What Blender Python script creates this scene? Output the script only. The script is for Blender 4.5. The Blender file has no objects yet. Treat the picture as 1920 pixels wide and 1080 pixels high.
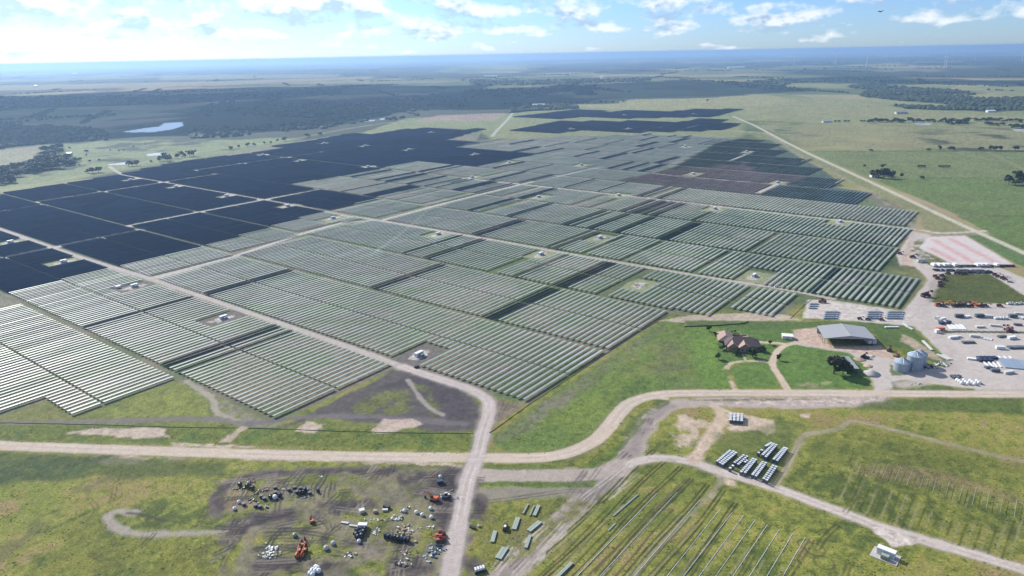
import bpy, math, random
import numpy as np
from mathutils import Vector, Matrix

sc = bpy.context.scene
COL = sc.collection
R = math.radians
random.seed(7)
rng = np.random.default_rng(11)

# ------------------------------------------------------------------ camera, sky, sun, exposure
F, CAM_H = 1340.0, 200.0
PITCH, ROLL = math.atan((540 - 102) / F), math.atan(0.0195)
SUN_AZ, SUN_EL = R(-43), R(33)
cam_d = bpy.data.cameras.new('camera'); cam = bpy.data.objects.new('camera', cam_d); COL.objects.link(cam)
cam_d.sensor_width = 36; cam_d.lens = 36 * F / 1920; cam_d.clip_start = 1; cam_d.clip_end = 200000
cam.matrix_world = Matrix.Translation((0, 0, CAM_H)) @ Matrix.Rotation(R(90) - PITCH, 4, 'X') @ Matrix.Rotation(-ROLL, 4, 'Z')
sc.camera = cam
sc.view_settings.view_transform = 'Standard'; sc.view_settings.look = 'None'
sc.view_settings.gamma = 1; sc.view_settings.use_curve_mapping = False
sc.view_settings.exposure = 0.86
sc.cycles.use_denoising = True
sc.cycles.max_bounces = 6; sc.cycles.volume_bounces = 1; sc.cycles.diffuse_bounces = 2
sc.cycles.glossy_bounces = 2; sc.cycles.transparent_max_bounces = 6

W = bpy.data.worlds.new('World'); sc.world = W; W.use_nodes = True
def world_nodes():
    nt = W.node_tree; N = nt.nodes; L = nt.links
    bg = N['Background']
    def n(t, **k):
        x = N.new(t)
        for a, b in k.items(): setattr(x, a, b)
        return x
    def mth(op, a, b=None, c=None, clamp=False):
        m = n('ShaderNodeMath', operation=op); m.use_clamp = clamp
        for i, v in enumerate((a, b, c)):
            if v is None: continue
            if isinstance(v, (int, float)): m.inputs[i].default_value = v
            else: L.new(v, m.inputs[i])
        return m.outputs[0]
    sky = n('ShaderNodeTexSky', sky_type='NISHITA'); sky.sun_disc = False
    sky.sun_elevation = SUN_EL; sky.sun_rotation = SUN_AZ
    sky.air_density = 1.0; sky.dust_density = 0.2; sky.ozone_density = 3.0; sky.altitude = 200
    tc = n('ShaderNodeTexCoord'); sep = n('ShaderNodeSeparateXYZ'); L.new(tc.outputs['Generated'], sep.inputs[0])
    x, y, z = sep.outputs
    az = mth('ARCTAN2', x, y); el = mth('ARCSINE', z)
    # puffs get flatter and closer together towards the horizon, as a cloud layer does
    elw = mth('POWER', mth('MAXIMUM', el, 0.0005), 0.62)
    def dens(shift):
        cmb = n('ShaderNodeCombineXYZ'); L.new(mth('MULTIPLY', az, 30), cmb.inputs[0])
        L.new(mth('MULTIPLY', mth('ADD', elw, shift), 36), cmb.inputs[1]); cmb.inputs[2].default_value = 3.7
        a = n('ShaderNodeTexNoise'); a.inputs['Scale'].default_value = 0.55; a.inputs['Detail'].default_value = 3
        a.inputs['Roughness'].default_value = 0.5; L.new(cmb.outputs[0], a.inputs['Vector'])
        # cauliflower edges, as wide as they are high
        c2 = n('ShaderNodeCombineXYZ'); L.new(mth('MULTIPLY', az, 150), c2.inputs[0]); L.new(mth('MULTIPLY', mth('ADD', el, shift * .5), 190), c2.inputs[1]); c2.inputs[2].default_value = 1.3
        b = n('ShaderNodeTexNoise'); b.inputs['Scale'].default_value = 0.55; b.inputs['Detail'].default_value = 5; b.inputs['Roughness'].default_value = .6; L.new(c2.outputs[0], b.inputs['Vector'])
        return mth('ADD', a.outputs[0], mth('MULTIPLY', mth('SUBTRACT', b.outputs[0], 0.5), 0.30))
    d0, d1 = dens(0), dens(0.028)
    # cover: thin near the horizon, more at left under the sun
    side = n('ShaderNodeMapRange'); side.inputs[1].default_value = -0.55; side.inputs[2].default_value = 0.5
    side.inputs[3].default_value = 0.41; side.inputs[4].default_value = 0.475; L.new(az, side.inputs[0])
    low = n('ShaderNodeMapRange'); low.inputs[1].default_value = 0.012; low.inputs[2].default_value = 0.030
    low.inputs[3].default_value = 0.12; low.inputs[4].default_value = 0.0; L.new(el, low.inputs[0])
    thr = mth('ADD', side.outputs[0], low.outputs[0])
    cover = mth('MULTIPLY', mth('SUBTRACT', d0, thr), 6.5, clamp=True)
    # thick where the puff goes on above this point: grey base; thin at its top: lit
    base = mth('MULTIPLY', mth('SUBTRACT', d1, mth('ADD', thr, 0.025)), 9, clamp=True)
    mixc = n('ShaderNodeMix', data_type='RGBA'); L.new(base, mixc.inputs[0])
    mixc.inputs[6].default_value = (5.9, 6.15, 6.4, 1); mixc.inputs[7].default_value = (2.5, 3.4, 4.6, 1)
    out = n('ShaderNodeMix', data_type='RGBA'); L.new(mth('MULTIPLY', cover, 0.8), out.inputs[0])
    # clear air: bluer and deeper than the raw model gives this close to the horizon
    tint = n('ShaderNodeMix', data_type='RGBA', blend_type='MULTIPLY'); tint.inputs[0].default_value = 1
    L.new(sky.outputs[0], tint.inputs[6]); tint.inputs[7].default_value = (0.41, 0.57, 0.92, 1)
    L.new(tint.outputs[2], out.inputs[6]); L.new(mixc.outputs[2], out.inputs[7])
    # moist air glows towards the sun
    dot = n('ShaderNodeVectorMath', operation='DOT_PRODUCT'); L.new(tc.outputs['Generated'], dot.inputs[0])
    dot.inputs[1].default_value = (math.sin(SUN_AZ) * math.cos(SUN_EL), math.cos(SUN_AZ) * math.cos(SUN_EL), math.sin(SUN_EL))
    gl = mth('POWER', mth('MAXIMUM', mth('MULTIPLY', mth('SUBTRACT', dot.outputs['Value'], 0.42), 2.3), 0.0), 1.6)
    glow = n('ShaderNodeMix', data_type='RGBA', blend_type='ADD'); L.new(gl, glow.inputs[0]); glow.clamp_factor = False
    L.new(out.outputs[2], glow.inputs[6]); glow.inputs[7].default_value = (1.3, 1.5, 1.6, 1)
    L.new(glow.outputs[2], bg.inputs[0]); bg.inputs[1].default_value = 0.095
world_nodes()
S = Vector((math.sin(SUN_AZ) * math.cos(SUN_EL), math.cos(SUN_AZ) * math.cos(SUN_EL), math.sin(SUN_EL)))
sun_d = bpy.data.lights.new('sun', 'SUN'); sun_d.energy = 4.2; sun_d.angle = R(0.5); sun_d.color = (1, 0.955, 0.88)
sun = bpy.data.objects.new('sun', sun_d); COL.objects.link(sun)
sun.rotation_euler = S.to_track_quat('Z', 'Y').to_euler(); sun.location = S * 3000

# ------------------------------------------------------------------ where a sight line of the photo meets the ground
cP, sP, cR, sR = math.cos(PITCH), math.sin(PITCH), math.cos(ROLL), math.sin(ROLL)
def at(px, py, z=0.0):
    x = (px - 960) / F; y = -(py - 540) / F
    xr = cR * x + sR * y; yr = -sR * x + cR * y
    d = (xr, cP + yr * sP, -sP + yr * cP)
    t = (z - CAM_H) / min(d[2], -0.0035)
    return Vector((d[0] * t, d[1] * t, z))
def mpp(px, py):                                   # metres per photo pixel across the view there
    p = at(px, py); return (p.y * cP + CAM_H * sP) / F

# ------------------------------------------------------------------ mesh helpers
class MB:
    def __init__(s): s.v = []; s.f = []; s.m = []
    def add(s, vs, fs, m=0, M=None):
        o = len(s.v)
        s.v += [tuple(M @ Vector(p)) if M is not None else tuple(p) for p in vs]
        s.f += [tuple(i + o for i in f) for f in fs]; s.m += [m] * len(fs)
        return s
    def box(s, x0, x1, y0, y1, z0, z1, m=0, M=None, top=1.0):
        cx, cy = (x0 + x1) / 2, (y0 + y1) / 2; t = top
        vs = [(x0, y0, z0), (x1, y0, z0), (x1, y1, z0), (x0, y1, z0)]
        vs += [(cx + (a - cx) * t, cy + (b - cy) * t, z1) for a, b, _ in vs]
        return s.add(vs, [(3, 2, 1, 0), (4, 5, 6, 7), (0, 1, 5, 4), (1, 2, 6, 5), (2, 3, 7, 6), (3, 0, 4, 7)], m, M)
    def rod(s, a, b, r0, r1=None, n=8, m=0, cap=True):
        a, b = Vector(a), Vector(b); r1 = r0 if r1 is None else r1
        q = (b - a).to_track_quat('Z', 'X'); vs = []
        for p, r in ((a, r0), (b, r1)):
            for i in range(n):
                t = 2 * math.pi * i / n
                vs.append(p + q @ Vector((r * math.cos(t), r * math.sin(t), 0)))
        fs = [(i, (i + 1) % n, n + (i + 1) % n, n + i) for i in range(n)]
        if cap: fs += [tuple(range(n - 1, -1, -1)), tuple(range(n, 2 * n))]
        return s.add(vs, fs, m)
    def lathe(s, prof, n=16, m=0, c=(0, 0, 0)):
        vs = []
        for r, z in prof:
            for i in range(n):
                t = 2 * math.pi * i / n; vs.append((c[0] + r * math.cos(t), c[1] + r * math.sin(t), c[2] + z))
        fs = []
        for k in range(len(prof) - 1):
            fs += [(k * n + i, k * n + (i + 1) % n, (k + 1) * n + (i + 1) % n, (k + 1) * n + i) for i in range(n)]
        fs += [tuple(range(n - 1, -1, -1)), tuple((len(prof) - 1) * n + i for i in range(n))]
        return s.add(vs, fs, m)
    def mesh(s, name, mats, smooth=False):
        me = bpy.data.meshes.new(name); me.from_pydata(s.v, [], s.f)
        for m in (mats if isinstance(mats, (list, tuple)) else [mats]): me.materials.append(m)
        me.polygons.foreach_set('material_index', s.m)
        if smooth: me.polygons.foreach_set('use_smooth', [True] * len(s.f))
        me.update(); return me
    def obj(s, name, mats, parent=None, smooth=False):
        o = bpy.data.objects.new(name, s.mesh(name, mats, smooth)); COL.objects.link(o)
        if parent: o.parent = parent
        return o
def tag(o, label=None, cat=None, group=None, kind=None):
    if label: o['label'] = label
    if cat: o['category'] = cat
    if group: o['group'] = group
    if kind: o['kind'] = kind
    return o
def thing(name, label, cat, loc=(0, 0, 0), rz=0.0, group=None):
    o = bpy.data.objects.new(name, None); COL.objects.link(o); o.empty_display_size = 1
    o.location = loc; o.rotation_euler = (0, 0, rz)
    return tag(o, label, cat, group)
KIDS = {}
def dup(root, loc, rz=0.0, label=None, group=None, sc_=None):
    if root.name not in KIDS: KIDS[root.name] = [(c, list(c.children)) for c in root.children]
    r = root.copy(); COL.objects.link(r); r.location = loc; r.rotation_euler = (0, 0, rz)
    if sc_: r.scale = sc_ if isinstance(sc_, tuple) else (sc_,) * 3
    if label: r['label'] = label
    if group: r['group'] = group
    for c, gs in KIDS[root.name]:
        k = c.copy(); COL.objects.link(k); k.parent = r
        for g in gs:
            d = g.copy(); COL.objects.link(d); d.parent = k
    return r

# ------------------------------------------------------------------ materials
def lin(r, g, b, k=0.53, sat=0.88):
    y = .3 * r + .59 * g + .11 * b; r, g, b = (y + (c - y) * sat for c in (r, g, b))
    if min(r, g, b) > 145: k *= 1.22                                # dry gravel and bare limestone are pale
    f = lambda c: (c / 12.92 if c <= 0.04045 else ((c + 0.055) / 1.055) ** 2.4)
    return tuple(f(c / 255) * k for c in (r, g, b))
def mat(name, col, rough=0.7, metal=0.0, var=0.15, scale=0.6, bump=0.0, spec=0.4, island=False):
    m = bpy.data.materials.new(name); m.use_nodes = True; nt = m.node_tree; N, L = nt.nodes, nt.links
    b = N['Principled BSDF']; b.inputs['Roughness'].default_value = rough; b.inputs['Metallic'].default_value = metal
    b.inputs['Specular IOR Level'].default_value = spec
    tc = N.new('ShaderNodeTexCoord'); no = N.new('ShaderNodeTexNoise'); no.inputs['Scale'].default_value = scale
    no.inputs['Detail'].default_value = 5; L.new(tc.outputs['Object'], no.inputs['Vector'])
    oi = N.new('ShaderNodeObjectInfo'); ad = N.new('ShaderNodeMath'); ad.operation = 'ADD'
    L.new(no.outputs[0], ad.inputs[0])
    if island:
        ge = N.new('ShaderNodeNewGeometry'); L.new(ge.outputs['Random Per Island'], ad.inputs[1])
    else: L.new(oi.outputs['Random'], ad.inputs[1])
    mr = N.new('ShaderNodeMapRange'); mr.inputs[1].default_value = 0.3; mr.inputs[2].default_value = 1.7
    mr.inputs[3].default_value = 1 - var; mr.inputs[4].default_value = 1 + var; L.new(ad.outputs[0], mr.inputs[0])
    hs = N.new('ShaderNodeHueSaturation'); hs.inputs['Color'].default_value = (*col, 1); L.new(mr.outputs[0], hs.inputs['Value'])
    L.new(hs.outputs[0], b.inputs['Base Color'])
    if bump:
        bu = N.new('ShaderNodeBump'); bu.inputs['Strength'].default_value = bump; L.new(no.outputs[0], bu.inputs['Height'])
        L.new(bu.outputs[0], b.inputs['Normal'])
    return m
M = dict(
    glare=mat('sky_glare_panel', (0.20, 0.22, 0.193), 0.46, 0.0, 0.10, 0.05, spec=0.35),  # sky glare on the flat panels, put into a light grey base colour
    dark=mat('navy_panel', (0.050, 0.090, 0.175), 0.34, 0.0, 0.12, 0.05, spec=0.3),
    green=mat('green_black_panel', (0.016, 0.040, 0.048), 0.32, 0.0, 0.15, 0.05, spec=0.3),
    brown=mat('brown_black_panel', (0.040, 0.034, 0.036), 0.35, 0.0, 0.15, 0.05, spec=0.3),
    steel=mat('galvanised_steel', (0.33, 0.34, 0.34), 0.5, 0.4, 0.12, 1.0),
    white=mat('white_paint', (0.62, 0.63, 0.63), 0.5, 0, 0.08, 0.8),
    offwhite=mat('off_white', (0.47, 0.47, 0.45), 0.6, 0, 0.12, 0.8),
    film=mat('white_film', (0.50, 0.53, 0.55), 0.45, 0, 0.18, 1.5),
    concrete=mat('concrete', (0.36, 0.34, 0.32), 0.9, 0, 0.12, 0.7),
    black=mat('black_plastic', (0.018, 0.018, 0.022), 0.5, 0, 0.3, 1.0),
    rubber=mat('rubber', (0.02, 0.02, 0.02), 0.8, 0, 0.2, 1.0),
    glass=mat('dark_glass', (0.015, 0.02, 0.03), 0.08, 0, 0.1, 1.0, spec=0.6),
    navy=mat('navy_wrap', (0.03, 0.04, 0.075), 0.4, 0, 0.3, 1.2),
    grey=mat('grey_carton', (0.085, 0.10, 0.125), 0.7, 0, 0.2, 1.5),
    orange=mat('orange_paint', (0.50, 0.11, 0.035), 0.45, 0, 0.18, 0.9),
    red=mat('red_paint', (0.36, 0.085, 0.055), 0.5, 0, 0.2, 0.9),
    yellow=mat('yellow_paint', (0.55, 0.33, 0.05), 0.45, 0, 0.15, 0.9),
    maroon=mat('maroon_paint', (0.12, 0.04, 0.045), 0.5, 0, 0.2, 0.9),
    wood=mat('bare_timber', (0.31, 0.24, 0.16), 0.85, 0, 0.25, 1.5),
    roof_brown=mat('brown_shingle', (0.075, 0.052, 0.055), 0.85, 0, 0.18, 2.0, 0.4),
    roof_tan=mat('tan_shingle', (0.27, 0.19, 0.15), 0.85, 0, 0.16, 2.0, 0.4),
    brick=mat('tan_brick', (0.26, 0.18, 0.135), 0.9, 0, 0.2, 3.0, 0.3),
    metal_roof=mat('grey_sheet_roof', (0.31, 0.31, 0.305), 0.42, 0.15, 0.06, 0.15),
    bin=mat('corrugated_zinc', (0.29, 0.35, 0.41), 0.42, 0.35, 0.12, 0.35),
    bark=mat('bark', (0.10, 0.075, 0.055), 0.95, 0, 0.2, 2.0),
    leaf=mat('leaves', (0.030, 0.050, 0.016), 0.65, 0, 0.55, 0.25, spec=0.25, island=True),
    leaf2=mat('leaves_olive', (0.046, 0.054, 0.026), 0.65, 0, 0.5, 0.25, spec=0.25, island=True),
    weed=mat('weed_leaves', (0.066, 0.088, 0.026), 0.95, 0, 0.5, 0.25, spec=0.03, island=True),
    bundle=mat('grey_green_steel', (0.29, 0.335, 0.29), 0.5, 0.2, 0.12, 1.0),
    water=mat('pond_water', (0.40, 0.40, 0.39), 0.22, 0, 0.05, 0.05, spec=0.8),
    fence=mat('black_silt_cloth', (0.05, 0.058, 0.042), 0.8, 0, 0.3, 0.4),
    cloud=mat('cloud_white', (0.8, 0.8, 0.8), 1, 0, 0.02, 0.01),
)

def block_tone(m, amp):
    # whole blocks of glass are a little dustier or cleaner than others
    nt = m.node_tree; N, L = nt.nodes, nt.links; b = N['Principled BSDF']; lk = b.inputs['Base Color'].links[0].from_socket
    g = N.new('ShaderNodeNewGeometry'); vo = N.new('ShaderNodeTexVoronoi'); vo.inputs['Scale'].default_value = 0.011; vo.distance = 'CHEBYCHEV'
    no = N.new('ShaderNodeTexNoise'); no.inputs['Scale'].default_value = 0.006; no.inputs['Detail'].default_value = 6
    L.new(g.outputs['Position'], vo.inputs['Vector']); L.new(g.outputs['Position'], no.inputs['Vector'])
    se = N.new('ShaderNodeSeparateColor'); L.new(vo.outputs['Color'], se.inputs[0]); ad = N.new('ShaderNodeMath'); ad.operation = 'ADD'; L.new(se.outputs[0], ad.inputs[0]); L.new(no.outputs[0], ad.inputs[1])
    rd = N.new('ShaderNodeMath'); rd.operation = 'MULTIPLY_ADD'; L.new(g.outputs['Random Per Island'], rd.inputs[0]); rd.inputs[1].default_value = .6; L.new(ad.outputs[0], rd.inputs[2])
    mr = N.new('ShaderNodeMapRange'); mr.inputs[1].default_value = .4; mr.inputs[2].default_value = 1.9; mr.inputs[3].default_value = 1 - amp; mr.inputs[4].default_value = 1 + amp; L.new(rd.outputs[0], mr.inputs[0])
    hs = N.new('ShaderNodeHueSaturation'); L.new(lk, hs.inputs['Color']); L.new(mr.outputs[0], hs.inputs['Value']); L.new(hs.outputs[0], b.inputs['Base Color'])
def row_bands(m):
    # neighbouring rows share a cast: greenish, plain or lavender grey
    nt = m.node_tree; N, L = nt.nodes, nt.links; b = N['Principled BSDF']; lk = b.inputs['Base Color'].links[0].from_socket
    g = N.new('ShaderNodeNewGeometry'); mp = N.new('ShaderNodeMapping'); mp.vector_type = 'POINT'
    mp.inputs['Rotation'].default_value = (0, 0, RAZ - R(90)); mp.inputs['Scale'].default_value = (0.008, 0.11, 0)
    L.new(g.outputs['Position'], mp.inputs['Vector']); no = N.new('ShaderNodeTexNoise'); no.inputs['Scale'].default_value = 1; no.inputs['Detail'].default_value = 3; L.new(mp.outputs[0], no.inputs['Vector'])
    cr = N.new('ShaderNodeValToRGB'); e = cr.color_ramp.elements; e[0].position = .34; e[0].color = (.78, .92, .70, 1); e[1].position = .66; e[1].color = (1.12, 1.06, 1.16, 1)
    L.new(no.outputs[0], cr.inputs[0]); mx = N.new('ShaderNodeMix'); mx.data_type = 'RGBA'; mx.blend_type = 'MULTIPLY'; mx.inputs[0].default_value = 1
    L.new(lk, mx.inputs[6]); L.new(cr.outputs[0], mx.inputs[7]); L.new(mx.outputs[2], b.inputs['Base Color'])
block_tone(M['glare'], .30); block_tone(M['dark'], .22); block_tone(M['green'], .3); block_tone(M['brown'], .3)
RAZ = R(37.8)
row_bands(M['glare'])

# ------------------------------------------------------------------ farm lattice (units of 5/3 m along rows u and across them v)
K = 5 / 3
RAZ = R(37.8)
UX, UY = math.sin(RAZ), math.cos(RAZ)
VX, VY = UY, -UX
def uv2w(u, v, z=0.0): return Vector(((u * UX + v * VX) * K, (u * UY + v * VY) * K, z))
def w2uv(p): return ((p[0] * UX + p[1] * UY) / K, (p[0] * VX + p[1] * VY) / K)
def p2uv(px, py): return w2uv(at(px, py))
LANES = [124, 184, 244, 304, 366, 427, 490, 552, 613.5] + [675 + 61.5 * i for i in range(22)]
WIDE = {184, 366, 552}
PITCHV = 3.06
def inpoly(x, y, pts):
    x = np.asarray(x, float); y = np.asarray(y, float); ins = np.zeros(x.shape, bool)
    n = len(pts)
    for i in range(n):
        x0, y0 = pts[i]; x1, y1 = pts[(i + 1) % n]
        if y0 == y1: continue
        c = ((y0 > y) != (y1 > y)) & (x < (x1 - x0) * (y - y0) / (y1 - y0) + x0); ins ^= c
    return ins
def pw(pts): return [tuple(at(*p)[:2]) for p in pts]
DARK = [(-420, 660), (-420, 470), (0, 364), (120, 346), (230, 328), (300, 311), (383, 298), (458, 290), (527, 279), (506, 275), (571, 267), (654, 251),
        (701, 252), (752, 244), (817, 240), (905, 244), (870, 253), (842, 261), (901, 265), (861, 275), (915, 280), (1011, 287), (957, 300),
        (899, 312), (880, 311), (780, 302), (722, 315), (680, 324), (548, 346), (607, 356), (705, 374), (607, 397), (500, 430), (380, 464), (203, 505), (13, 553)]
GLARE_TOP = [(861, 275), (893, 264), (960, 258), (1040, 257), (1200, 252), (1384, 261)]
BROWN = [(1165, 338), (1262, 316), (1304, 295), (1345, 268), (1385, 261), (1442, 262), (1478, 283), (1512, 304), (1542, 318), (1582, 349), (1556, 352), (1636, 361), (1600, 384), (1420, 363), (1300, 349)]
BGREEN = [(1262, 316), (1345, 268), (1385, 261), (1442, 262), (1478, 283), (1512, 304), (1542, 318), (1582, 349), (1556, 352), (1636, 361), (1600, 384), (1425, 363),
          (1520, 330), (1420, 322), (1400, 308)]
FB1 = [(952, 246), (1055, 226), (1158, 230), (1180, 226), (1280, 229), (1310, 223), (1364, 225), (1351, 230), (1390, 234), (1351, 245), (1260, 247), (1185, 249), (1090, 245), (1047, 250)]
FB2 = [(965, 219), (1080, 206), (1150, 210), (1175, 207), (1275, 209), (1300, 205), (1393, 205), (1340, 219), (1290, 220), (1185, 222), (1100, 219), (1052, 223)]
FARM_PX = [(-420, 930), (0, 782), (90, 749), (140, 780), (330, 713), (525, 790), (735, 692), (905, 740), (990, 758), (1253, 590), (1360, 578), (1463, 596), (1512, 556),
           (1690, 578), (1733, 522), (1660, 508), (1683, 464), (1712, 428), (1720, 405), (1640, 362), (1556, 350), (1540, 316), (1478, 282), (1385, 260), (1200, 252), (1040, 256), (893, 264),
           (905, 244), (817, 239), (752, 243), (701, 251), (654, 250), (506, 274), (383, 297), (230, 327), (0, 363), (-420, 468)]
# v where each strip ends on the right
VEND = {0: -202, 1: -138.5, 2: -138.5, 3: -97, 4: -49, 5: -71, 6: -74, 7: -80, 8: -126, 9: -164, 10: -199, 11: -228, 12: -275, 13: -300, 14: -335}
# inverter pads (photo px of the hut), white lines in the dark blocks
PADS = [(787, 665), (420, 598), (253, 538), (120, 492), (1015, 478), (822, 440), (625, 410), (1415, 519), (1200, 535), (1340, 392), (1575, 417), (1125, 447),
        (1010, 370), (885, 333), (1160, 367), (20, 455), (425, 368), (540, 387), (245, 338), (330, 351), (493, 291), (562, 302), (690, 313), (608, 269), (685, 274), (767, 281), (808, 249), (890, 290), (1400, 285), (1300, 327), (1458, 343), (955, 305), (1090, 310), (1285, 275), (1070, 242), (1178, 242), (1170, 216), (1300, 214)]
WLINES = [[(-60, 500), (92, 465)], [(110, 462), (263, 432)], [(243, 424), (490, 375), (607, 356)], [(70, 380), (300, 343)], [(310, 342), (407, 327)], [(368, 319), (607, 286)], [(-60, 407), (82, 385)],
          [(1420, 362), (1462, 343)], [(1372, 301), (1402, 287)], [(1205, 245), (1255, 235)], [(1285, 240), (1310, 236)],
          [(290, 520), (350, 505), (447, 478), (560, 440), (640, 418), (707, 413)], [(720, 412), (830, 382), (1000, 340), (1130, 313)]]
DARKROWS = [((465, 531), 2), ((262, 588), 1), ((420, 650), 2), ((447, 662), 1), ((812, 460), 1), ((854, 468), 2), ((772, 519), 2), ((977, 569), 3), ((1095, 516), 3), ((1020, 499), 1),
            ((942, 427), 3), ((1065, 449), 1), ((1083, 453), 1), ((929, 384), 2), ((896, 349), 4), ((835, 342), 1), ((854, 345), 1), ((752, 360), 1), ((770, 333), 3), ((743, 331), 2), ((865, 339), 1),
            ((1560, 520), 1), ((1690, 470), 1), ((1703, 445), 1), ((1715, 545), 1), ((1180, 425), 1), ((1110, 405), 1), ((250, 516), 0)]
pad_uv = [p2uv(*p) for p in PADS]
wl_uv = []
for l in WLINES:
    q = [p2uv(*p) for p in l]
    for a, b in zip(q, q[1:]): wl_uv.append((min(a[0], b[0]) - 1, max(a[0], b[0]) + 1, (a[1] + b[1]) / 2, abs(a[1] - b[1])))
dr_uv = []
for p, n in DARKROWS:
    u, v = p2uv(*p); dr_uv.append((u, v, n))
Wd, Wb, Wbg, Wf1, Wf2 = (pw(q) for q in (DARK, BROWN, BGREEN, FB1, FB2))
top_uv = sorted((p2uv(*p)[1], p2uv(*p)[0]) for p in GLARE_TOP)
trackers = []          # (u0, u1, v, kind, strip)
def kind_at(u, v):
    p = uv2w(u, v); x, y = np.array([p.x]), np.array([p.y])
    if inpoly(x, y, Wd)[0]: return 'dark'
    if inpoly(x, y, Wbg)[0]: return 'green'
    if inpoly(x, y, Wb)[0]: return 'brown'
    if u > 900:
        if inpoly(x, y, Wf1)[0] or inpoly(x, y, Wf2)[0]: return 'dark'
    return None
def cut(u0, u1, v):
    out = [(u0, u1)]
    for pu, pv in pad_uv:
        if abs(v - pv) < 7.5:
            nx = []
            for a, b in out:
                if pu - 11 < b and pu + 11 > a:
                    if pu - 11 - a > 6: nx.append((a, pu - 11))
                    if b - pu - 11 > 6: nx.append((pu + 11, b))
                else: nx.append((a, b))
            out = nx
    for a0, a1, lv, dv in wl_uv:
        if abs(v - lv) < (4.2 if a0 < 470 else 1.9):
            nx = []
            for a, b in out:
                if a0 < b and a1 > a:
                    if a0 - a > 6: nx.append((a, a0))
                    if b - a1 > 6: nx.append((a1, b))
                else: nx.append((a, b))
            out = nx
    return out
def add_row(u0, u1, v, strip):
    um = (u0 + u1) / 2; k = kind_at(um, v)
    if k is None:
        if um > 560:
            vs = [t[0] for t in top_uv]; us = [t[1] for t in top_uv]
            if v < vs[0] - 4 or um > np.interp(v, vs, us): return
        if v < -625 - max(0, um - 640) * .45: return
        k = 'glare'
        for du, dv, n in dr_uv:
            if abs(um - du) < 31 and abs(v - dv) < PITCHV * n / 2: k = 'dark'
        h = math.sin(strip * 12.9898 + round(v / PITCHV / 1.5) * 78.233) * 43758.5453; h -= math.floor(h)
        if strip >= 5 and v < -200 and h < 0.10: k = 'dark'
        elif 3 <= strip <= 8 and h > 0.965 and v < -125: return
    for a, b in cut(u0, u1, v): trackers.append((a, b, v, k, strip))
def strip_rows(u0, u1, v0, v1, strip, mid=None):
    mid = mid or (u0 + u1) / 2
    for j in range(math.ceil(v0 / PITCHV), math.floor(v1 / PITCHV) + 1):
        v = j * PITCHV
        add_row(u0, mid - 0.45, v, strip); add_row(mid + 0.45, u1, v, strip)
for j in range(math.ceil(-420 / PITCHV), math.floor(-265 / PITCHV) + 1):
    v = j * PITCHV
    add_row(68 if v < -288 else 84.5, 94.6, v, -1); add_row(95.6, 122.3, v, -1)
for i in range(len(LANES) - 1):
    a, b = LANES[i], LANES[i + 1]
    if b > 1700: break
    a += 3.2 if a in WIDE else 1.9; b -= 3.0 if b in WIDE else 1.7
    v1 = VEND.get(i, -335 if i <= 15 else -380)
    v0 = -780 - i * 42 if i < 10 else -1150
    if i == 3:
        strip_rows(a, b, v0, -139, i); strip_rows(a + 2, b, -138.5, -120, i); strip_rows(a + 18, b, -119, v1, i)
    else: strip_rows(a, b, v0, v1, i)

# trackers as meshes: the 300 nearest are things, the rest one mesh
TILT = {'glare': 4, 'dark': 42, 'green': 22, 'brown': 15}
WID = {'glare': 2.2, 'dark': 2.7, 'green': 2.7, 'brown': 2.6}
def table_box(L, kind, jit=0.0):
    t = R(-TILT[kind] + jit); w = WID[kind] / 2; c, s = math.cos(t), math.sin(t); h = 1.55; d = 0.05
    vs = []
    for x in (-L / 2, L / 2):
        for y, z in ((-w, -d), (w, -d), (w, d), (-w, d)): vs.append((x, y * c - z * s, h + y * s + z * c))
    return vs, [(0, 3, 2, 1), (4, 5, 6, 7), (0, 1, 5, 4), (1, 2, 6, 5), (2, 3, 7, 6), (3, 0, 4, 7)]
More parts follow.
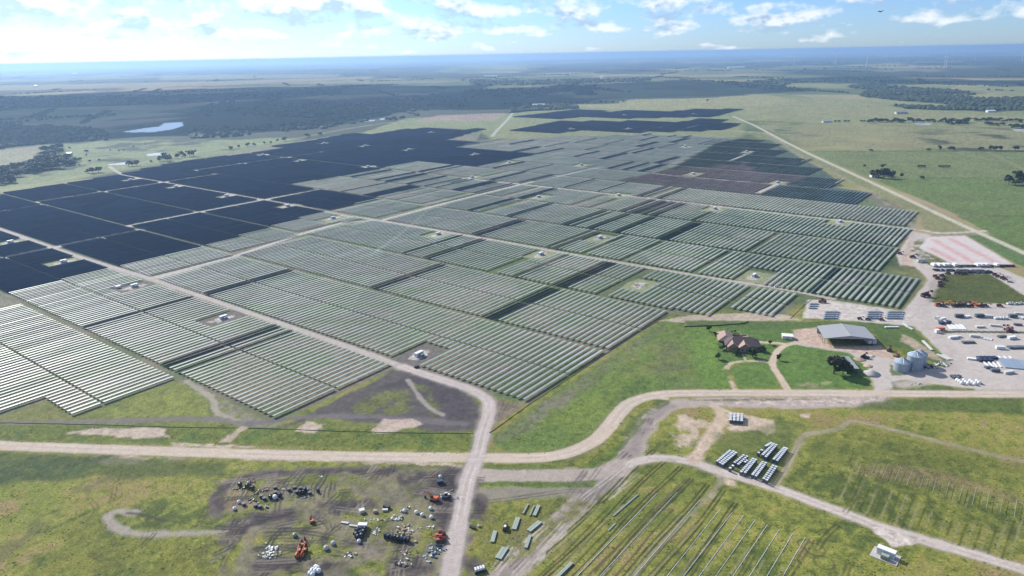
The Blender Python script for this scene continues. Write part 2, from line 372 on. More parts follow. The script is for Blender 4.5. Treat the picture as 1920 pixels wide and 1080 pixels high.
# local x = along the row, local y = -v (to the left of the row); tilt turns the glass to the right-hand side
ROW_RZ = R(90) - RAZ
def dist2(t):
    p = uv2w((t[0] + t[1]) / 2, t[2]); return p.x ** 2 + p.y ** 2
def in_frame(t):
    n = 0
    for u in (t[0], (t[0] + t[1]) / 2, t[1]):
        p = uv2w(u, t[2]); zc = p.y * cP + CAM_H * sP
        if abs(p.x / zc) < 0.735: n += 1
    return n > 0
trackers = [t for t in trackers if in_frame(t)]
trackers.sort(key=dist2)
NEAR = trackers[:300]; FARR = trackers[300:]
WHERE = {-1: 'of the lower left block by the grass triangle', 0: 'of the block behind the muddy corner',
         1: 'of the block behind the nearest white hut', 2: 'of the block ending at the lush slope',
         3: 'of the block behind the house', 4: 'of the block beside the gravel yard'}
tk_cache = {}
def tracker_thing(t, i):
    a, b, v, k, st = t; L = round((b - a) * K, 1)
    key = (L, k, i < 110)
    c = uv2w((a + b) / 2, v)
    half = 'near end' if (a + b) / 2 < [93, 124, 184, 244, 304, 366][st + 1] + 30 and st >= 0 else ('front end' if a < 94 else 'far end')
    tone = 'silver grey' if k == 'glare' else 'dark navy'
    lab = f'{tone} solar panel row, {half}, {WHERE.get(st, "in the middle blocks")}'
    grp = f'{tone} panel rows, strip {["one","two","three","four","five","six","seven"][st + 1]}, {half}'
    lab = ' '.join(lab.split()[:16])
    if key not in tk_cache:
        if i < 110:
            r = thing('solar_panel_row', lab, 'solar panel row', c, ROW_RZ, grp)
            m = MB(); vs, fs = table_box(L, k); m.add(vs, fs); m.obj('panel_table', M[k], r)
            MB().rod((-L / 2 - .3, 0, 1.42), (L / 2 + .3, 0, 1.42), 0.08, n=6).obj('torque_tube', M['steel'], r)
            n = max(2, int(L // 9))
            pm = MB().box(-.07, .07, -.07, .07, -0.2, 1.42).mesh('post', M['steel'])
            for q in range(n + 1):
                o = bpy.data.objects.new('post', pm); COL.objects.link(o); o.parent = r
                o.location = (-L / 2 + 0.6 + (L - 1.2) * q / n, 0, 0)
        else:
            m = MB(); vs, fs = table_box(L, k); m.add(vs, fs)
            n = max(2, int(L // 9))
            for q in range(n + 1):
                x = -L / 2 + 0.6 + (L - 1.2) * q / n; m.box(x - .07, x + .07, -.07, .07, -0.2, 1.48, 1)
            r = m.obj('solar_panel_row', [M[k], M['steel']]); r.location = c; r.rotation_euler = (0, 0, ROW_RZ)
            tag(r, lab, 'solar panel row', grp)
        tk_cache[key] = r
    else:
        o = dup(tk_cache[key], c, ROW_RZ, lab, grp); o.rotation_euler = (R(random.uniform(-3, 3)), 0, ROW_RZ)
for i, t in enumerate(NEAR): tracker_thing(t, i)
def far_rows():
    V = []; FA = []; MI = []
    names = ['glare', 'dark', 'green', 'brown']
    c, s = math.cos(ROW_RZ), math.sin(ROW_RZ)
    for a, b, v, k, st in FARR:
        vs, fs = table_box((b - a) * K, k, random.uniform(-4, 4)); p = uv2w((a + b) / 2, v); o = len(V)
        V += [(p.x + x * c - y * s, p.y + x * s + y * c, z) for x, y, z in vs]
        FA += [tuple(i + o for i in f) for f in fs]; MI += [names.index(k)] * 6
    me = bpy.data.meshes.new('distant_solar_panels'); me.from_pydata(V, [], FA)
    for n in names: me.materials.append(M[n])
    me.polygons.foreach_set('material_index', MI)
    o = bpy.data.objects.new('distant_solar_panels', me); COL.objects.link(o)
    tag(o, 'navy and silver grey solar panel rows filling the far part of the plain', 'solar panels', kind='stuff')
far_rows()

# ------------------------------------------------------------------ the ground: one sheet painted with soil, grass and gravel colours
TAB = rng.random((256, 256)).astype(np.float32)
def vn(x, y, s, k=0):
    x = x / s + 17.3 * k; y = y / s + 41.7 * k
    xi = np.floor(x).astype(np.int64); yi = np.floor(y).astype(np.int64); fx = (x - xi).astype(np.float32); fy = (y - yi).astype(np.float32)
    fx = fx * fx * (3 - 2 * fx); fy = fy * fy * (3 - 2 * fy)
    a = TAB[xi & 255, yi & 255]; b = TAB[(xi + 1) & 255, yi & 255]; c = TAB[xi & 255, (yi + 1) & 255]; d = TAB[(xi + 1) & 255, (yi + 1) & 255]
    return (a + (b - a) * fx) * (1 - fy) + (c + (d - c) * fx) * fy
def fbm(x, y, s, k=0, o=4):
    t = 0; w = 0; a = 1.0
    for i in range(o):
        t = t + a * vn(x, y, s / 2.03 ** i, k + i * 3); w += a; a *= 0.55
    return t / w
def build_ground():
    az = np.concatenate([np.radians(np.arange(-180, -46, 4.0)), np.radians(np.arange(-46, 46.001, 0.066)), np.radians(np.arange(50, 180, 4.0))])
    de = np.concatenate([np.array([89.0, 80, 70, 62, 56, 51, 48]), np.arange(46.5, 8.0, -0.062), np.arange(8.0, 0.5, -0.04), np.array([0.46, 0.42, 0.38, 0.34, 0.3, 0.27, 0.24, 0.21, 0.19])])
    de = np.radians(de); r = CAM_H / np.tan(de)
    nA, nD = len(az), len(de)
    X = (np.sin(az)[None, :] * r[:, None]).ravel(); Y = (np.cos(az)[None, :] * r[:, None]).ravel()
    N = X.size; D = np.hypot(X, Y)
    C = np.zeros((N, 3), np.float32); CLS = np.zeros(N, np.int8); GR = np.ones(N, np.float32)   # GR = how grassy
    def mixc(c, col, a):
        c += (np.array(col, np.float32) - c) * a[:, None]; return c
    def sel(xs, ys, marg):
        return np.nonzero((X > min(xs) - marg) & (X < max(xs) + marg) & (Y > min(ys) - marg) & (Y < max(ys) + marg))[0]
    def edge(x, y, amp, s):
        return (fbm(x, y, s, 5, 3) - 0.5) * 2 * amp if amp else 0
    def put(idx, a, col, cls, grass, spread=0.2, s=3.0):
        x, y = X[idx], Y[idx]
        n = (fbm(x, y, s, 9, 3) - 0.5) * 2.4 + (vn(x, y, 0.8, 8) - .5) * 1.6 + (vn(x, y, 1.8, 15) - .5) * 1.4
        c = np.array(lin(*col), np.float32)[None, :] * (1 + spread * n)[:, None]
        C[idx] += (c - C[idx]) * a[:, None]; GR[idx] += (grass - GR[idx]) * a
        if cls: CLS[idx[a > 0.5]] = cls
    def poly(px, col, f=3.0, amp=3.0, s=12.0, al=1.0, cls=0, grass=1.0, spread=0.27, patchy=0.0, ps=6.0):
        P = pw(px); xs, ys = zip(*P); idx = sel(xs, ys, f + amp)
        if not len(idx): return
        x, y = X[idx], Y[idx]; d = np.full(len(idx), 1e9)
        for (x0, y0), (x1, y1) in zip(P, P[1:] + P[:1]):
            dx, dy = x1 - x0, y1 - y0; q = dx * dx + dy * dy + 1e-9
            t = np.clip(((x - x0) * dx + (y - y0) * dy) / q, 0, 1); d = np.minimum(d, np.hypot(x - x0 - t * dx, y - y0 - t * dy))
        d = np.where(inpoly(x, y, P), d, -d) + edge(x, y, amp, s)
        a = np.clip(0.5 + d / f, 0, 1) * al
        if patchy: a = a * np.clip((fbm(x, y, ps, 21, 4) - 0.5) * 7 + 1 - patchy * 1.2 + 0.4, 0, 1)
        put(idx, a, col, cls, grass, spread)
    def line(px, w, col, f=1.5, amp=0.8, s=6.0, al=1.0, cls=0, grass=0.0, spread=0.10, smooth=True, broken=0.0, world=False):
        P = px if world else pw(px)
        if smooth and len(P) > 2:
            Q = []
            for i in range(len(P) - 1):
                p0, p1, p2, p3 = (np.array(P[max(0, min(len(P) - 1, i + k))]) for k in (-1, 0, 1, 2))
                for t in np.linspace(0, 1, 7)[:-1]:
                    Q.append(tuple(0.5 * (2 * p1 + (p2 - p0) * t + (2 * p0 - 5 * p1 + 4 * p2 - p3) * t * t + (3 * p1 - p0 - 3 * p2 + p3) * t ** 3)))
            P = Q + [P[-1]]
        for (x0, y0), (x1, y1) in zip(P, P[1:]):
            pass
        xs, ys = zip(*P); m = w / 2 + f + amp; idx = sel(xs, ys, m)
        if not len(idx): return
        x, y = X[idx], Y[idx]; d = np.full(len(idx), 1e9)
        for (x0, y0), (x1, y1) in zip(P, P[1:]):
            k = np.nonzero((x > min(x0, x1) - m) & (x < max(x0, x1) + m) & (y > min(y0, y1) - m) & (y < max(y0, y1) + m))[0]
            if not len(k): continue
            dx, dy = x1 - x0, y1 - y0; q = dx * dx + dy * dy + 1e-9; xx, yy = x[k], y[k]
            t = np.clip(((xx - x0) * dx + (yy - y0) * dy) / q, 0, 1); d[k] = np.minimum(d[k], np.hypot(xx - x0 - t * dx, yy - y0 - t * dy))
        k = d < m; idx = idx[k]; d = d[k]; x, y = x[k], y[k]
        a = np.clip(0.5 + (w / 2 - d + edge(x, y, amp, s)) / f, 0, 1) * al
        if grass >= .5 and w < 1.5: a = a * (CLS[idx] != 1)            # the planted rows stop at the roads
        if broken: a = a * np.clip((fbm(x, y, 14, 31, 3) - 0.5) * 6 + 1 - broken, 0, 1)
        put(idx, a, col, cls, grass, spread)
        return P
    def ruts(px, gap=2.0, w=0.7, col=(72, 74, 55), al=0.6, broken=0.3):
        P = pw(px); n = len(P)
        for s in (-1, 1):
            Q = []
            for i in range(n):
                a = np.array(P[max(0, i - 1)]); b = np.array(P[min(n - 1, i + 1)]); t = (b - a) / (np.linalg.norm(b - a) + 1e-9)
                Q.append((P[i][0] - t[1] * s * gap / 2, P[i][1] + t[0] * s * gap / 2))
            line(Q, w, col, f=0.7, amp=0.3, al=al, world=True, broken=broken, grass=0.4)
    # --- open country
    f1 = fbm(X, Y, 70, 1, 4); f2 = fbm(X, Y, 16, 2, 3); f3 = fbm(X, Y, 3.2, 3, 3); f4 = vn(X, Y, 0.9, 4)
    rl = fbm((X * UX + Y * UY) / 5, X * VX + Y * VY, 3.0, 12, 3)         # streaks along the row direction
    def ramp(v, cols):
        v = np.clip(v, 0, 0.9999) * (len(cols) - 1); i = v.astype(int); t = (v - i)[:, None]; A = np.array([lin(*c) for c in cols], np.float32)
        return A[i] * (1 - t) + A[i + 1] * t
    near = ramp(np.clip((f1 - 0.5) * 1.5 + (f2 - 0.5) * 0.9 + (f3 - 0.5) * 0.9 + (rl - .5) * 0.7 + 0.5, 0, 1),
                [(98, 112, 50), (124, 132, 56), (142, 146, 60), (154, 150, 68), (160, 140, 88)])
    near *= (0.60 + 0.40 * f3 + 0.34 * f4 + 0.22 * vn(X, Y, 1.7, 14))[:, None]
    # far country: a patchwork of fields turned to the section lines
    a0 = R(20); xr = X * math.cos(a0) - Y * math.sin(a0); yr = X * math.sin(a0) + Y * math.cos(a0)
    wx = (fbm(X, Y, 900, 41, 2) - .5) * 500; wy = (fbm(X, Y, 900, 44, 2) - .5) * 500
    cx = np.floor((xr + wx) / 820).astype(np.int64); cy = np.floor((yr + wy) / 610 + (cx % 3) * 0.37).astype(np.int64)
    h = TAB[(cx * 7 + 13) & 255, (cy * 11 + 5) & 255]
    big = fbm(X, Y, 3800, 51, 4)
    far = ramp(np.clip(h * 0.9 + 0.06 + (fbm(X, Y, 220, 61, 4) - .5) * 0.5, 0, 1), [(84, 104, 58), (112, 128, 70), (142, 148, 84), (172, 164, 104), (186, 164, 120)])
    far *= (0.86 + 0.28 * fbm(X, Y, 40, 66, 3))[:, None]
    woods = np.clip((fbm(X, Y * 0.6, 1500, 71, 5) - 0.50 - 0.05 * (D < 3000) + np.clip((D - 6000) / 30000, 0, 0.10)) * 16, 0, 1) * (D > 1500)
    far = far * (1 - 0.92 * woods[:, None]) + np.array(lin(48, 64, 40), np.float32) * 0.92 * woods[:, None]
    kf = np.clip((D - 520) / 400, 0, 1)[:, None]
    C[:] = near * (1 - kf) + far * kf
    # --- painted fields
    poly([(-500, 345), (0, 268), (300, 262), (560, 258), (560, 268), (300, 308), (0, 362), (-500, 470)], (146, 160, 98), 30, 20, 60, 0.85, patchy=0.2, ps=80)
    poly([(-300, 300), (0, 281), (85, 272), (82, 298), (0, 320), (-300, 360)], (160, 152, 116), 10, 6, 40, 0.8)
    poly([(-300, 172), (0, 160), (420, 152), (700, 143), (700, 147), (420, 160), (0, 170), (-300, 185)], (178, 164, 112), 60, 60, 300, 0.9)
    poly([(300, 140), (640, 139), (640, 145), (300, 150)], (170, 166, 110), 60, 60, 300, 0.8)
    poly([(560, 214), (640, 216), (680, 208), (665, 205), (600, 212)], (175, 175, 110), 20, 10, 60, 0.9)
    poly([(640, 262), (760, 222), (950, 213), (1000, 236), (925, 262), (900, 246), (800, 240)], (150, 160, 96), 15, 10, 60, 0.9)
    poly([(775, 228), (820, 216), (945, 212), (930, 226), (850, 229)], (176, 152, 132), 14, 10, 60, 0.85)
    poly([(930, 262), (960, 205), (1060, 195), (1400, 180), (1920, 195), (1920, 240), (1400, 226), (1390, 258)], (152, 158, 98), 20, 15, 80, 0.9)
    poly([(1060, 200), (1130, 186), (1290, 180), (1440, 177), (1500, 190), (1400, 203), (1200, 206)], (172, 166, 104), 20, 15, 80, 0.85)
    poly([(1390, 200), (1600, 186), (1700, 206), (1940, 222), (1940, 236), (1660, 222), (1400, 224)], (160, 158, 102), 20, 12, 80, 0.8)
    poly([(1405, 229), (1660, 232), (1940, 244), (1940, 282), (1740, 280), (1530, 282)], (158, 156, 104), 15, 10, 60, 0.9, patchy=0.15, ps=60)
    poly([(1510, 283), (1740, 281), (1940, 286), (1960, 335), (1700, 334), (1640, 336)], (126, 140, 80), 6, 4, 30, 0.95)
    poly([(1640, 338), (1700, 334), (1960, 333), (1960, 408), (1800, 404)], (112, 136, 66), 5, 4, 30, 0.95)
    poly([(1795, 406), (1960, 405), (1960, 482), (1920, 470)], (104, 132, 58), 4, 3, 30, 0.95)
    line([(1860, 300), (1790, 285)], 7, (160, 160, 110), 5, 2, 20, 0.7); line([(1850, 284), (1925, 320)], 6, (160, 158, 112), 5, 2, 20, 0.7)
    for a, b, al in (((1530, 283), (1940, 284), .8), ((1720, 334), (1940, 333), .6), ((1400, 228), (1940, 243), .4), ((1800, 405), (1960, 405), .6)):
        line([a, b], 5, (72, 88, 50), 4, 3, 15, al, grass=1)
    poly([(1390, 245), (1480, 285), (1640, 362), (1725, 405), (1735, 435), (1850, 436), (1640, 345), (1440, 248)], (142, 148, 92), 5, 4, 20, 0.8)
    # --- farm earth
    poly(FARM_PX, (128, 132, 104), 3, 1, 8, 1.0, grass=0.5, spread=0.10)
    poly(FARM_PX, (112, 134, 78), 3, 1, 8, 0.75, patchy=0.55, ps=22, grass=0.8)
    poly(FARM_PX, (152, 136, 120), 3, 1, 8, 0.7, patchy=0.75, ps=34, grass=0.2)
    poly([(760, 440), (1000, 400), (1400, 385), (1700, 425), (1735, 520), (1690, 575), (1460, 592), (1250, 585), (1000, 560), (860, 500)], (96, 116, 66), 40, 15, 40, 0.75, patchy=0.15, ps=40)
    poly([(1000, 415), (1400, 395), (1700, 435), (1690, 500), (1560, 520), (1350, 500), (1150, 470)], (62, 88, 46), 40, 20, 40, 0.85, patchy=0.2, ps=30)  # tall weeds, with the shade between rows painted into the green
    poly(DARK, (92, 100, 82), 6, 2, 8, 0.7, grass=0.6)
    poly(BROWN, (136, 112, 102), 4, 2, 8, 0.85, grass=0.2)
    poly(BGREEN, (84, 108, 88), 4, 2, 8, 0.95, grass=.6)
    poly(FB1, (92, 98, 78), 5, 2, 8, 0.8); poly(FB2, (92, 98, 78), 5, 2, 8, 0.8)
    for i, u in enumerate(LANES[:15]):
        P = [tuple(uv2w(u, v)[:2]) for v in (VEND.get(i, VEND.get(i - 1, -200)) , -260, -400, -600, -900)]
        if u in WIDE: continue
        line(P, 3.4, (150, 140, 118), 1.6, 0.8, 9, 0.75, world=True, smooth=False, cls=4)
        line(P, 5.4, (100, 118, 66), 1.6, 1.0, 7, 0.55, world=True, smooth=False, broken=0.35, grass=1)
    for (pu, pv), (px, py) in zip(pad_uv, PADS):
        q = [uv2w(pu + a * 10.5, pv + b * 7) for a, b in ((-1, -1), (-1, 1), (1, 1), (1, -1))]
        # pads: bare earth near the main road, grass with gravel farther off
        near_p = (px, py) in ((787, 665), (420, 598), (253, 538)); colp = (128, 120, 112) if near_p else (158, 164, 118)
        P = q
        xs = [p.x for p in P]; ys = [p.y for p in P]; idx = sel(xs, ys, 4); x, y = X[idx], Y[idx]
        du = np.abs((x * UX + y * UY) / K - pu); dv = np.abs((x * VX + y * VY) / K - pv)
        a = np.clip(0.5 + np.minimum(10.5 - du, 7.2 - dv) * K / 1.6 + (fbm(x, y, 5, 5, 2) - .5) * 2, 0, 1)
        put(idx, a, colp, 0, 0.4)
        a = np.clip(0.5 + (4.2 - np.hypot(du * 0.7, dv * 1.3)) / 1.5 + (fbm(x, y, 4, 6, 2) - .5) * 3, 0, 1)
        put(idx, a, (196, 186, 170), 0, 0.0)
    for l in WLINES: line(l, 13 if l[0][0] < 700 and l[0][1] < 510 else 7, (196, 190, 178), 1.2, 0.3, 8, 0.95, smooth=False, cls=4)
    # faint diagonal track through the panels
    line([(700, 475), (755, 435), (800, 395)], 5, (176, 176, 160), 2, 1, 8, 0.7)
    # --- corner plots between the farm and the main road
    poly([(-300, 905), (0, 785), (92, 752), (140, 783), (330, 718), (420, 750), (500, 792), (560, 795), (735, 698), (905, 745), (900, 840), (-300, 815)], (128, 138, 66), 3, 2, 10, 0.85)
    poly([(180, 775), (320, 722), (385, 742), (395, 775), (260, 785)], (146, 154, 66), 6, 5, 12, 0.85, patchy=0.15)
    poly([(0, 785), (88, 752), (135, 782), (60, 788)], (148, 140, 82), 4, 3, 8, 0.7, patchy=0.3)
    poly([(535, 800), (735, 694), (800, 702), (872, 732), (905, 765), (898, 806), (830, 812), (760, 800), (690, 792), (610, 778)], (104, 96, 98), 4, 4, 10, 0.95, grass=0.1, spread=0.2)
    poly([(700, 730), (780, 702), (860, 732), (890, 780), (860, 800), (830, 770), (770, 725)], (88, 80, 86), 6, 5, 12, 0.8, grass=0.1, spread=0.2)
    poly([(640, 772), (700, 738), (765, 733), (775, 775), (720, 780)], (126, 132, 66), 5, 4, 8, 0.85, patchy=0.2)
    poly([(770, 715), (795, 722), (830, 765), (815, 782), (785, 750)], (118, 124, 66), 4, 3, 8, 0.8, patchy=0.25)
    line([(765, 712), (780, 735), (800, 760), (830, 778)], 3, (168, 158, 150), 1.5, .8, 5, 0.85, cls=4)
    poly([(335, 712), (400, 740), (500, 790), (540, 800), (470, 808), (420, 790), (395, 750)], (156, 148, 128), 4, 3, 8, 0.8, patchy=0.2, grass=0.2)
    line([(350, 715), (395, 745), (405, 770), (430, 785), (480, 800)], 4, (176, 164, 148), 1.5, 1, 5, 0.8, cls=4)
    line([(-200, 792), (0, 792), (200, 790), (380, 785), (470, 795)], 5, (140, 130, 126), 2.5, 2, 8, 0.9, cls=4)
    line([(470, 795), (600, 780), (760, 786), (870, 795)], 5, (132, 122, 124), 2.5, 2, 8, 0.9, cls=4)
    poly([(915, 745), (985, 760), (926, 798), (912, 790)], (148, 130, 112), 2, 1, 5, 0.95, grass=0.1, spread=0.25)
    for k in range(7): line([(918 + k * 9, 750 + k), (913 + k * 7, 792 - k * 4)], 0.6, (88, 78, 70), 0.6, .3, 4, 0.6)
    poly([(-200, 798), (440, 800), (760, 806), (890, 815), (890, 845), (600, 838), (300, 832), (-200, 820)], (98, 124, 54), 3, 2, 6, 0.9)
    poly([(-200, 798), (440, 800), (760, 806), (890, 815), (890, 845), (600, 838), (300, 832), (-200, 820)], (132, 138, 56), 3, 2, 6, 0.7, patchy=0.5, ps=9)
    for q, al in (([(125, 812), (170, 803), (310, 803), (320, 820), (250, 822), (190, 815)], .9), ([(697, 808), (720, 785), (775, 785), (790, 795), (740, 810), (712, 814)], .95), ([(555, 808), (575, 790), (610, 795), (590, 812)], .9),
                  ([(160, 858), (230, 850), (285, 858), (262, 870), (200, 874)], .85), ([(295, 858), (345, 856), (340, 862), (300, 864)], .7), ([(322, 830), (400, 834), (480, 838), (400, 840), (330, 836)], .8),
                  ([(450, 856), (560, 856), (840, 866), (865, 876), (845, 874), (600, 864), (460, 864)], .95), ([(410, 830), (450, 800), (465, 800), (430, 828)], .8), ([(830, 868), (870, 868), (868, 882), (842, 876)], .6),
                  ([(1255, 715), (1300, 708), (1318, 712), (1300, 722), (1262, 722)], .9), ([(1235, 602), (1300, 590), (1420, 586), (1470, 590), (1500, 600), (1400, 604), (1300, 606)], .8)):
        poly(q, (200, 178, 160), 1.6, 2.2, 5, al, grass=0.05, spread=0.2)
    # bushy verge and open field bottom left
    poly([(-300, 842), (0, 848), (300, 860), (430, 868), (420, 892), (200, 895), (0, 905), (-300, 920)], (92, 108, 56), 4, 4, 10, 0.8)
    poly([(-300, 842), (0, 848), (200, 858), (150, 890), (0, 905), (-300, 920)], (76, 98, 58), 4, 5, 10, 0.7, patchy=0.35, ps=8)
    poly([(-200, 930), (0, 912), (120, 905), (90, 960), (0, 1010), (-200, 1100)], (136, 152, 54), 5, 5, 14, 0.7, patchy=0.2, ps=14)
    poly([(60, 1085), (110, 1000), (180, 950), (200, 1000), (260, 1015), (420, 1010), (430, 1085)], (140, 140, 56), 6, 6, 14, 0.6, patchy=0.3, ps=14)
    line([(-40, 1080), (40, 1010), (110, 950), (180, 905)], 9, (112, 108, 78), 5, 4, 10, 0.6, broken=0.2, grass=0.8)
    # lush slope and lawns
    poly([(922, 818), (1245, 600), (1290, 612), (1345, 612), (1372, 728), (1290, 730), (1200, 742), (1140, 790), (1080, 842), (960, 848), (930, 838)], (116, 141, 64), 3, 2, 9, 0.95)
    poly([(930, 835), (1150, 700), (1210, 700), (1130, 790), (1060, 838)], (134, 154, 62), 8, 8, 14, 0.6, patchy=0.25, ps=16)
    poly([(1150, 660), (1240, 640), (1290, 660), (1290, 700), (1180, 705)], (134, 138, 70), 8, 6, 12, 0.7, patchy=0.2, ps=12)
    poly([(1215, 690), (1235, 640), (1265, 640), (1285, 690), (1250, 712)], (112, 120, 84), 6, 5, 8, 0.6, patchy=0.2, ps=9)
    poly([(925, 822), (1000, 772), (1110, 692), (1240, 606), (1250, 615), (1130, 705), (1020, 790), (950, 835)], (126, 126, 92), 5, 4, 8, 0.65, patchy=0.2, ps=8)
    poly([(1130, 735), (1200, 712), (1290, 705), (1290, 722), (1200, 735), (1140, 765)], (92, 120, 58), 5, 4, 8, 0.6, patchy=0.3, ps=8)
    poly([(990, 780), (1070, 720), (1100, 715), (1060, 760), (1000, 800)], (140, 132, 112), 5, 5, 10, 0.7, patchy=0.3, grass=0.2)
    poly([(1285, 620), (1338, 612), (1372, 728), (1322, 728)], (118, 153, 60), 2, 1, 8, 0.85)
    poly([(1345, 612), (1480, 612), (1500, 640), (1460, 650), (1450, 680), (1400, 676), (1350, 690)], (98, 134, 58), 2, 1, 8, 0.9)
    poly([(1368, 690), (1400, 679), (1445, 682), (1462, 728), (1385, 728)], (108, 142, 62), 1, .5, 8, 0.95)
    poly([(1448, 690), (1456, 660), (1480, 646), (1520, 645), (1600, 664), (1632, 700), (1630, 729), (1477, 729)], (102, 138, 58), 1.5, 1, 8, 0.95)
    poly([(1485, 722), (1500, 716), (1560, 716), (1540, 726)], (190, 170, 140), 2, 1, 4, 0.6, patchy=.3)
    poly([(1280, 600), (1480, 603), (1700, 603), (1745, 650), (1795, 682), (1770, 690), (1700, 655), (1650, 645), (1640, 625), (1540, 612), (1480, 618), (1290, 612)], (96, 122, 58), 2, 1.5, 7, 0.95)
    # gravel yards
    YARD = [(1505, 596), (1515, 562), (1560, 563), (1693, 584), (1742, 525), (1715, 500), (1688, 498), (1680, 478), (1700, 450), (1718, 436), (1745, 440), (1738, 470), (1760, 497), (1860, 495), (1940, 530), (1960, 745), (1835, 742), (1826, 729), (1690, 712), (1668, 735), (1640, 738), (1628, 690), (1592, 662), (1490, 646), (1488, 620), (1530, 614), (1560, 650), (1650, 648), (1700, 682), (1790, 690), (1760, 655), (1715, 612), (1600, 602)]
    poly(YARD, (200, 188, 178), 2, 1.2, 6, 1.0, cls=2, grass=0, spread=0.08)
    poly([(1488, 620), (1530, 614), (1560, 650), (1650, 648), (1690, 676), (1640, 668), (1540, 652), (1490, 644)], (206, 172, 148), 2, 1.5, 6, 0.8, grass=0)
    poly([(1505, 596), (1515, 562), (1560, 563), (1693, 584), (1740, 600), (1690, 604)], (208, 196, 184), 3, 2, 6, 0.7, grass=0)
    poly([(1742, 530), (1760, 515), (1855, 513), (1930, 560), (1930, 570), (1738, 567)], (98, 106, 46), 1.5, 1, 6, 1.0, grass=1)
    poly([(1780, 540), (1850, 520), (1900, 555), (1800, 560)], (88, 104, 50), 4, 4, 8, 0.7, patchy=.2)
    line([(1760, 624), (1800, 622), (1880, 623), (1960, 624)], 4, (72, 88, 52), 1, .6, 5, 0.95, grass=1)
    poly([(1672, 716), (1700, 712), (1750, 722), (1826, 729), (1830, 738), (1760, 738), (1672, 735)], (98, 122, 64), 1.5, 1, 5, 0.95, patchy=.05)
    poly([(1700, 632), (1740, 650), (1792, 680), (1765, 688), (1705, 652)], (104, 124, 66), 2, 1.5, 5, 0.8, patchy=.3)
    poly([(1690, 625), (1720, 640), (1775, 680), (1745, 672), (1690, 640)], (190, 168, 144), 2, 1.5, 5, 0.8, grass=0)
    poly([(1668, 683), (1690, 690), (1700, 703), (1672, 704)], (108, 124, 60), 1.5, 1, 4, 0.9)
    line([(1715, 436), (1712, 470), (1745, 500), (1752, 520), (1735, 560), (1730, 590), (1765, 640), (1790, 668), (1790, 690), (1740, 712), (1690, 722)], 10, (196, 182, 172), 4, 2, 8, 0.8, cls=1)
    poly([(1690, 498), (1690, 478), (1705, 452), (1722, 452), (1708, 478), (1716, 500)], (196, 170, 150), 3, 2, 6, .8, grass=0)
    poly([(1708, 470), (1716, 452), (1735, 446), (1724, 466), (1790, 500), (1740, 497)], (112, 118, 66), 2, 1.5, 5, .9, patchy=.1)
    poly([(1688, 496), (1706, 498), (1735, 522), (1728, 524), (1690, 512)], (124, 124, 76), 2, 1.5, 5, .8, patchy=.2)
    poly([(1724, 464), (1742, 444), (1810, 442), (1902, 497), (1792, 498)], (214, 202, 196), 1.5, 1, 6, 1.0, cls=2, grass=0, spread=.06)
    for a, b in (((1752, 450), (1825, 492)), ((1780, 447), (1868, 492)), ((1748, 466), (1788, 488))):
        line([a, b], 7, (212, 160, 152), 5, 2, 5, 0.75, smooth=False)
    poly([(1812, 441), (1860, 440), (1960, 490), (1960, 515), (1905, 495)], (98, 130, 66), 3, 1, 6, .95)
    poly([(1750, 437), (1840, 436), (1850, 440), (1745, 441)], (146, 146, 108), 3, 1, 6, .7)
    # --- roads
    RD = (206, 187, 165); FR = (188, 174, 162)
    MAIN = [(-200, 826), (0, 835), (300, 846), (600, 854), (880, 858), (1000, 858), (1060, 850), (1110, 829), (1140, 802), (1160, 776), (1185, 754), (1230, 741), (1300, 737), (1500, 737), (1700, 738), (1960, 740)]
    line(MAIN, 13, (150, 142, 108), 3, 2, 7, 0.5, broken=.2); line(MAIN, 9.2, RD, 1.2, .5, 8, 1.0, cls=1, spread=.07)
    SECOND = [(1662, 752), (1500, 757), (1320, 754), (1255, 762), (1222, 784), (1200, 815), (1185, 845), (1150, 880), (1090, 940), (1020, 1010), (930, 1095)]
    line(SECOND, 12, (186, 170, 158), 2.5, 2, 7, .9, cls=1); line(SECOND[3:], 7, (160, 146, 140), 3, 2, 7, .7)
    poly([(1330, 745), (1660, 744), (1655, 760), (1330, 760)], (194, 176, 164), 2, 1, 7, .9, grass=0)
    poly([(1180, 790), (1240, 745), (1260, 752), (1215, 780), (1180, 830), (1150, 856)], (104, 118, 60), 1.5, 1.2, 5, .8, patchy=.1)
    line([(1222, 745), (1250, 748)], 3, RD)
    poly([(1290, 749), (1430, 747), (1560, 748), (1430, 752), (1300, 752)], (120, 120, 78), 1.5, 1, 5, .8, patchy=.2)
    ruts([(1222, 784), (1200, 815), (1185, 845), (1140, 890), (1080, 950), (960, 1065)], 2.2, .8, (104, 96, 96), .7)
    ruts([(1228, 792), (1208, 820), (1192, 850), (1160, 882), (1100, 948), (1010, 1040)], 2.6, .8, (112, 102, 100), .6)
    ruts([(1215, 785), (1190, 830), (1150, 870), (1060, 965), (990, 1035)], 2.4, .8, (104, 96, 98), .6)
    line([(885, 893), (960, 890), (1060, 892), (1130, 888), (1170, 872)], 13, (184, 168, 156), 3, 2, 8, .95, cls=1)
    line([(880, 928), (980, 924), (1090, 918), (1140, 905)], 11, (164, 154, 142), 4, 3, 8, .8)
    poly([(893, 905), (950, 902), (1060, 903), (1120, 900), (1112, 914), (1000, 914), (893, 910)], (104, 128, 52), 1.5, 1, 5, .95)
    poly([(905, 872), (1000, 870), (1060, 872), (1056, 879), (960, 881), (903, 878)], (110, 128, 56), 1.5, 1, 5, .9)
    poly([(1085, 878), (1130, 858), (1165, 830), (1155, 858), (1110, 878)], (106, 130, 54), 1.5, 1, 5, .9)
    ruts([(880, 945), (960, 935), (1050, 922), (1090, 920)], 2.2, .8, (92, 84, 84), .7)
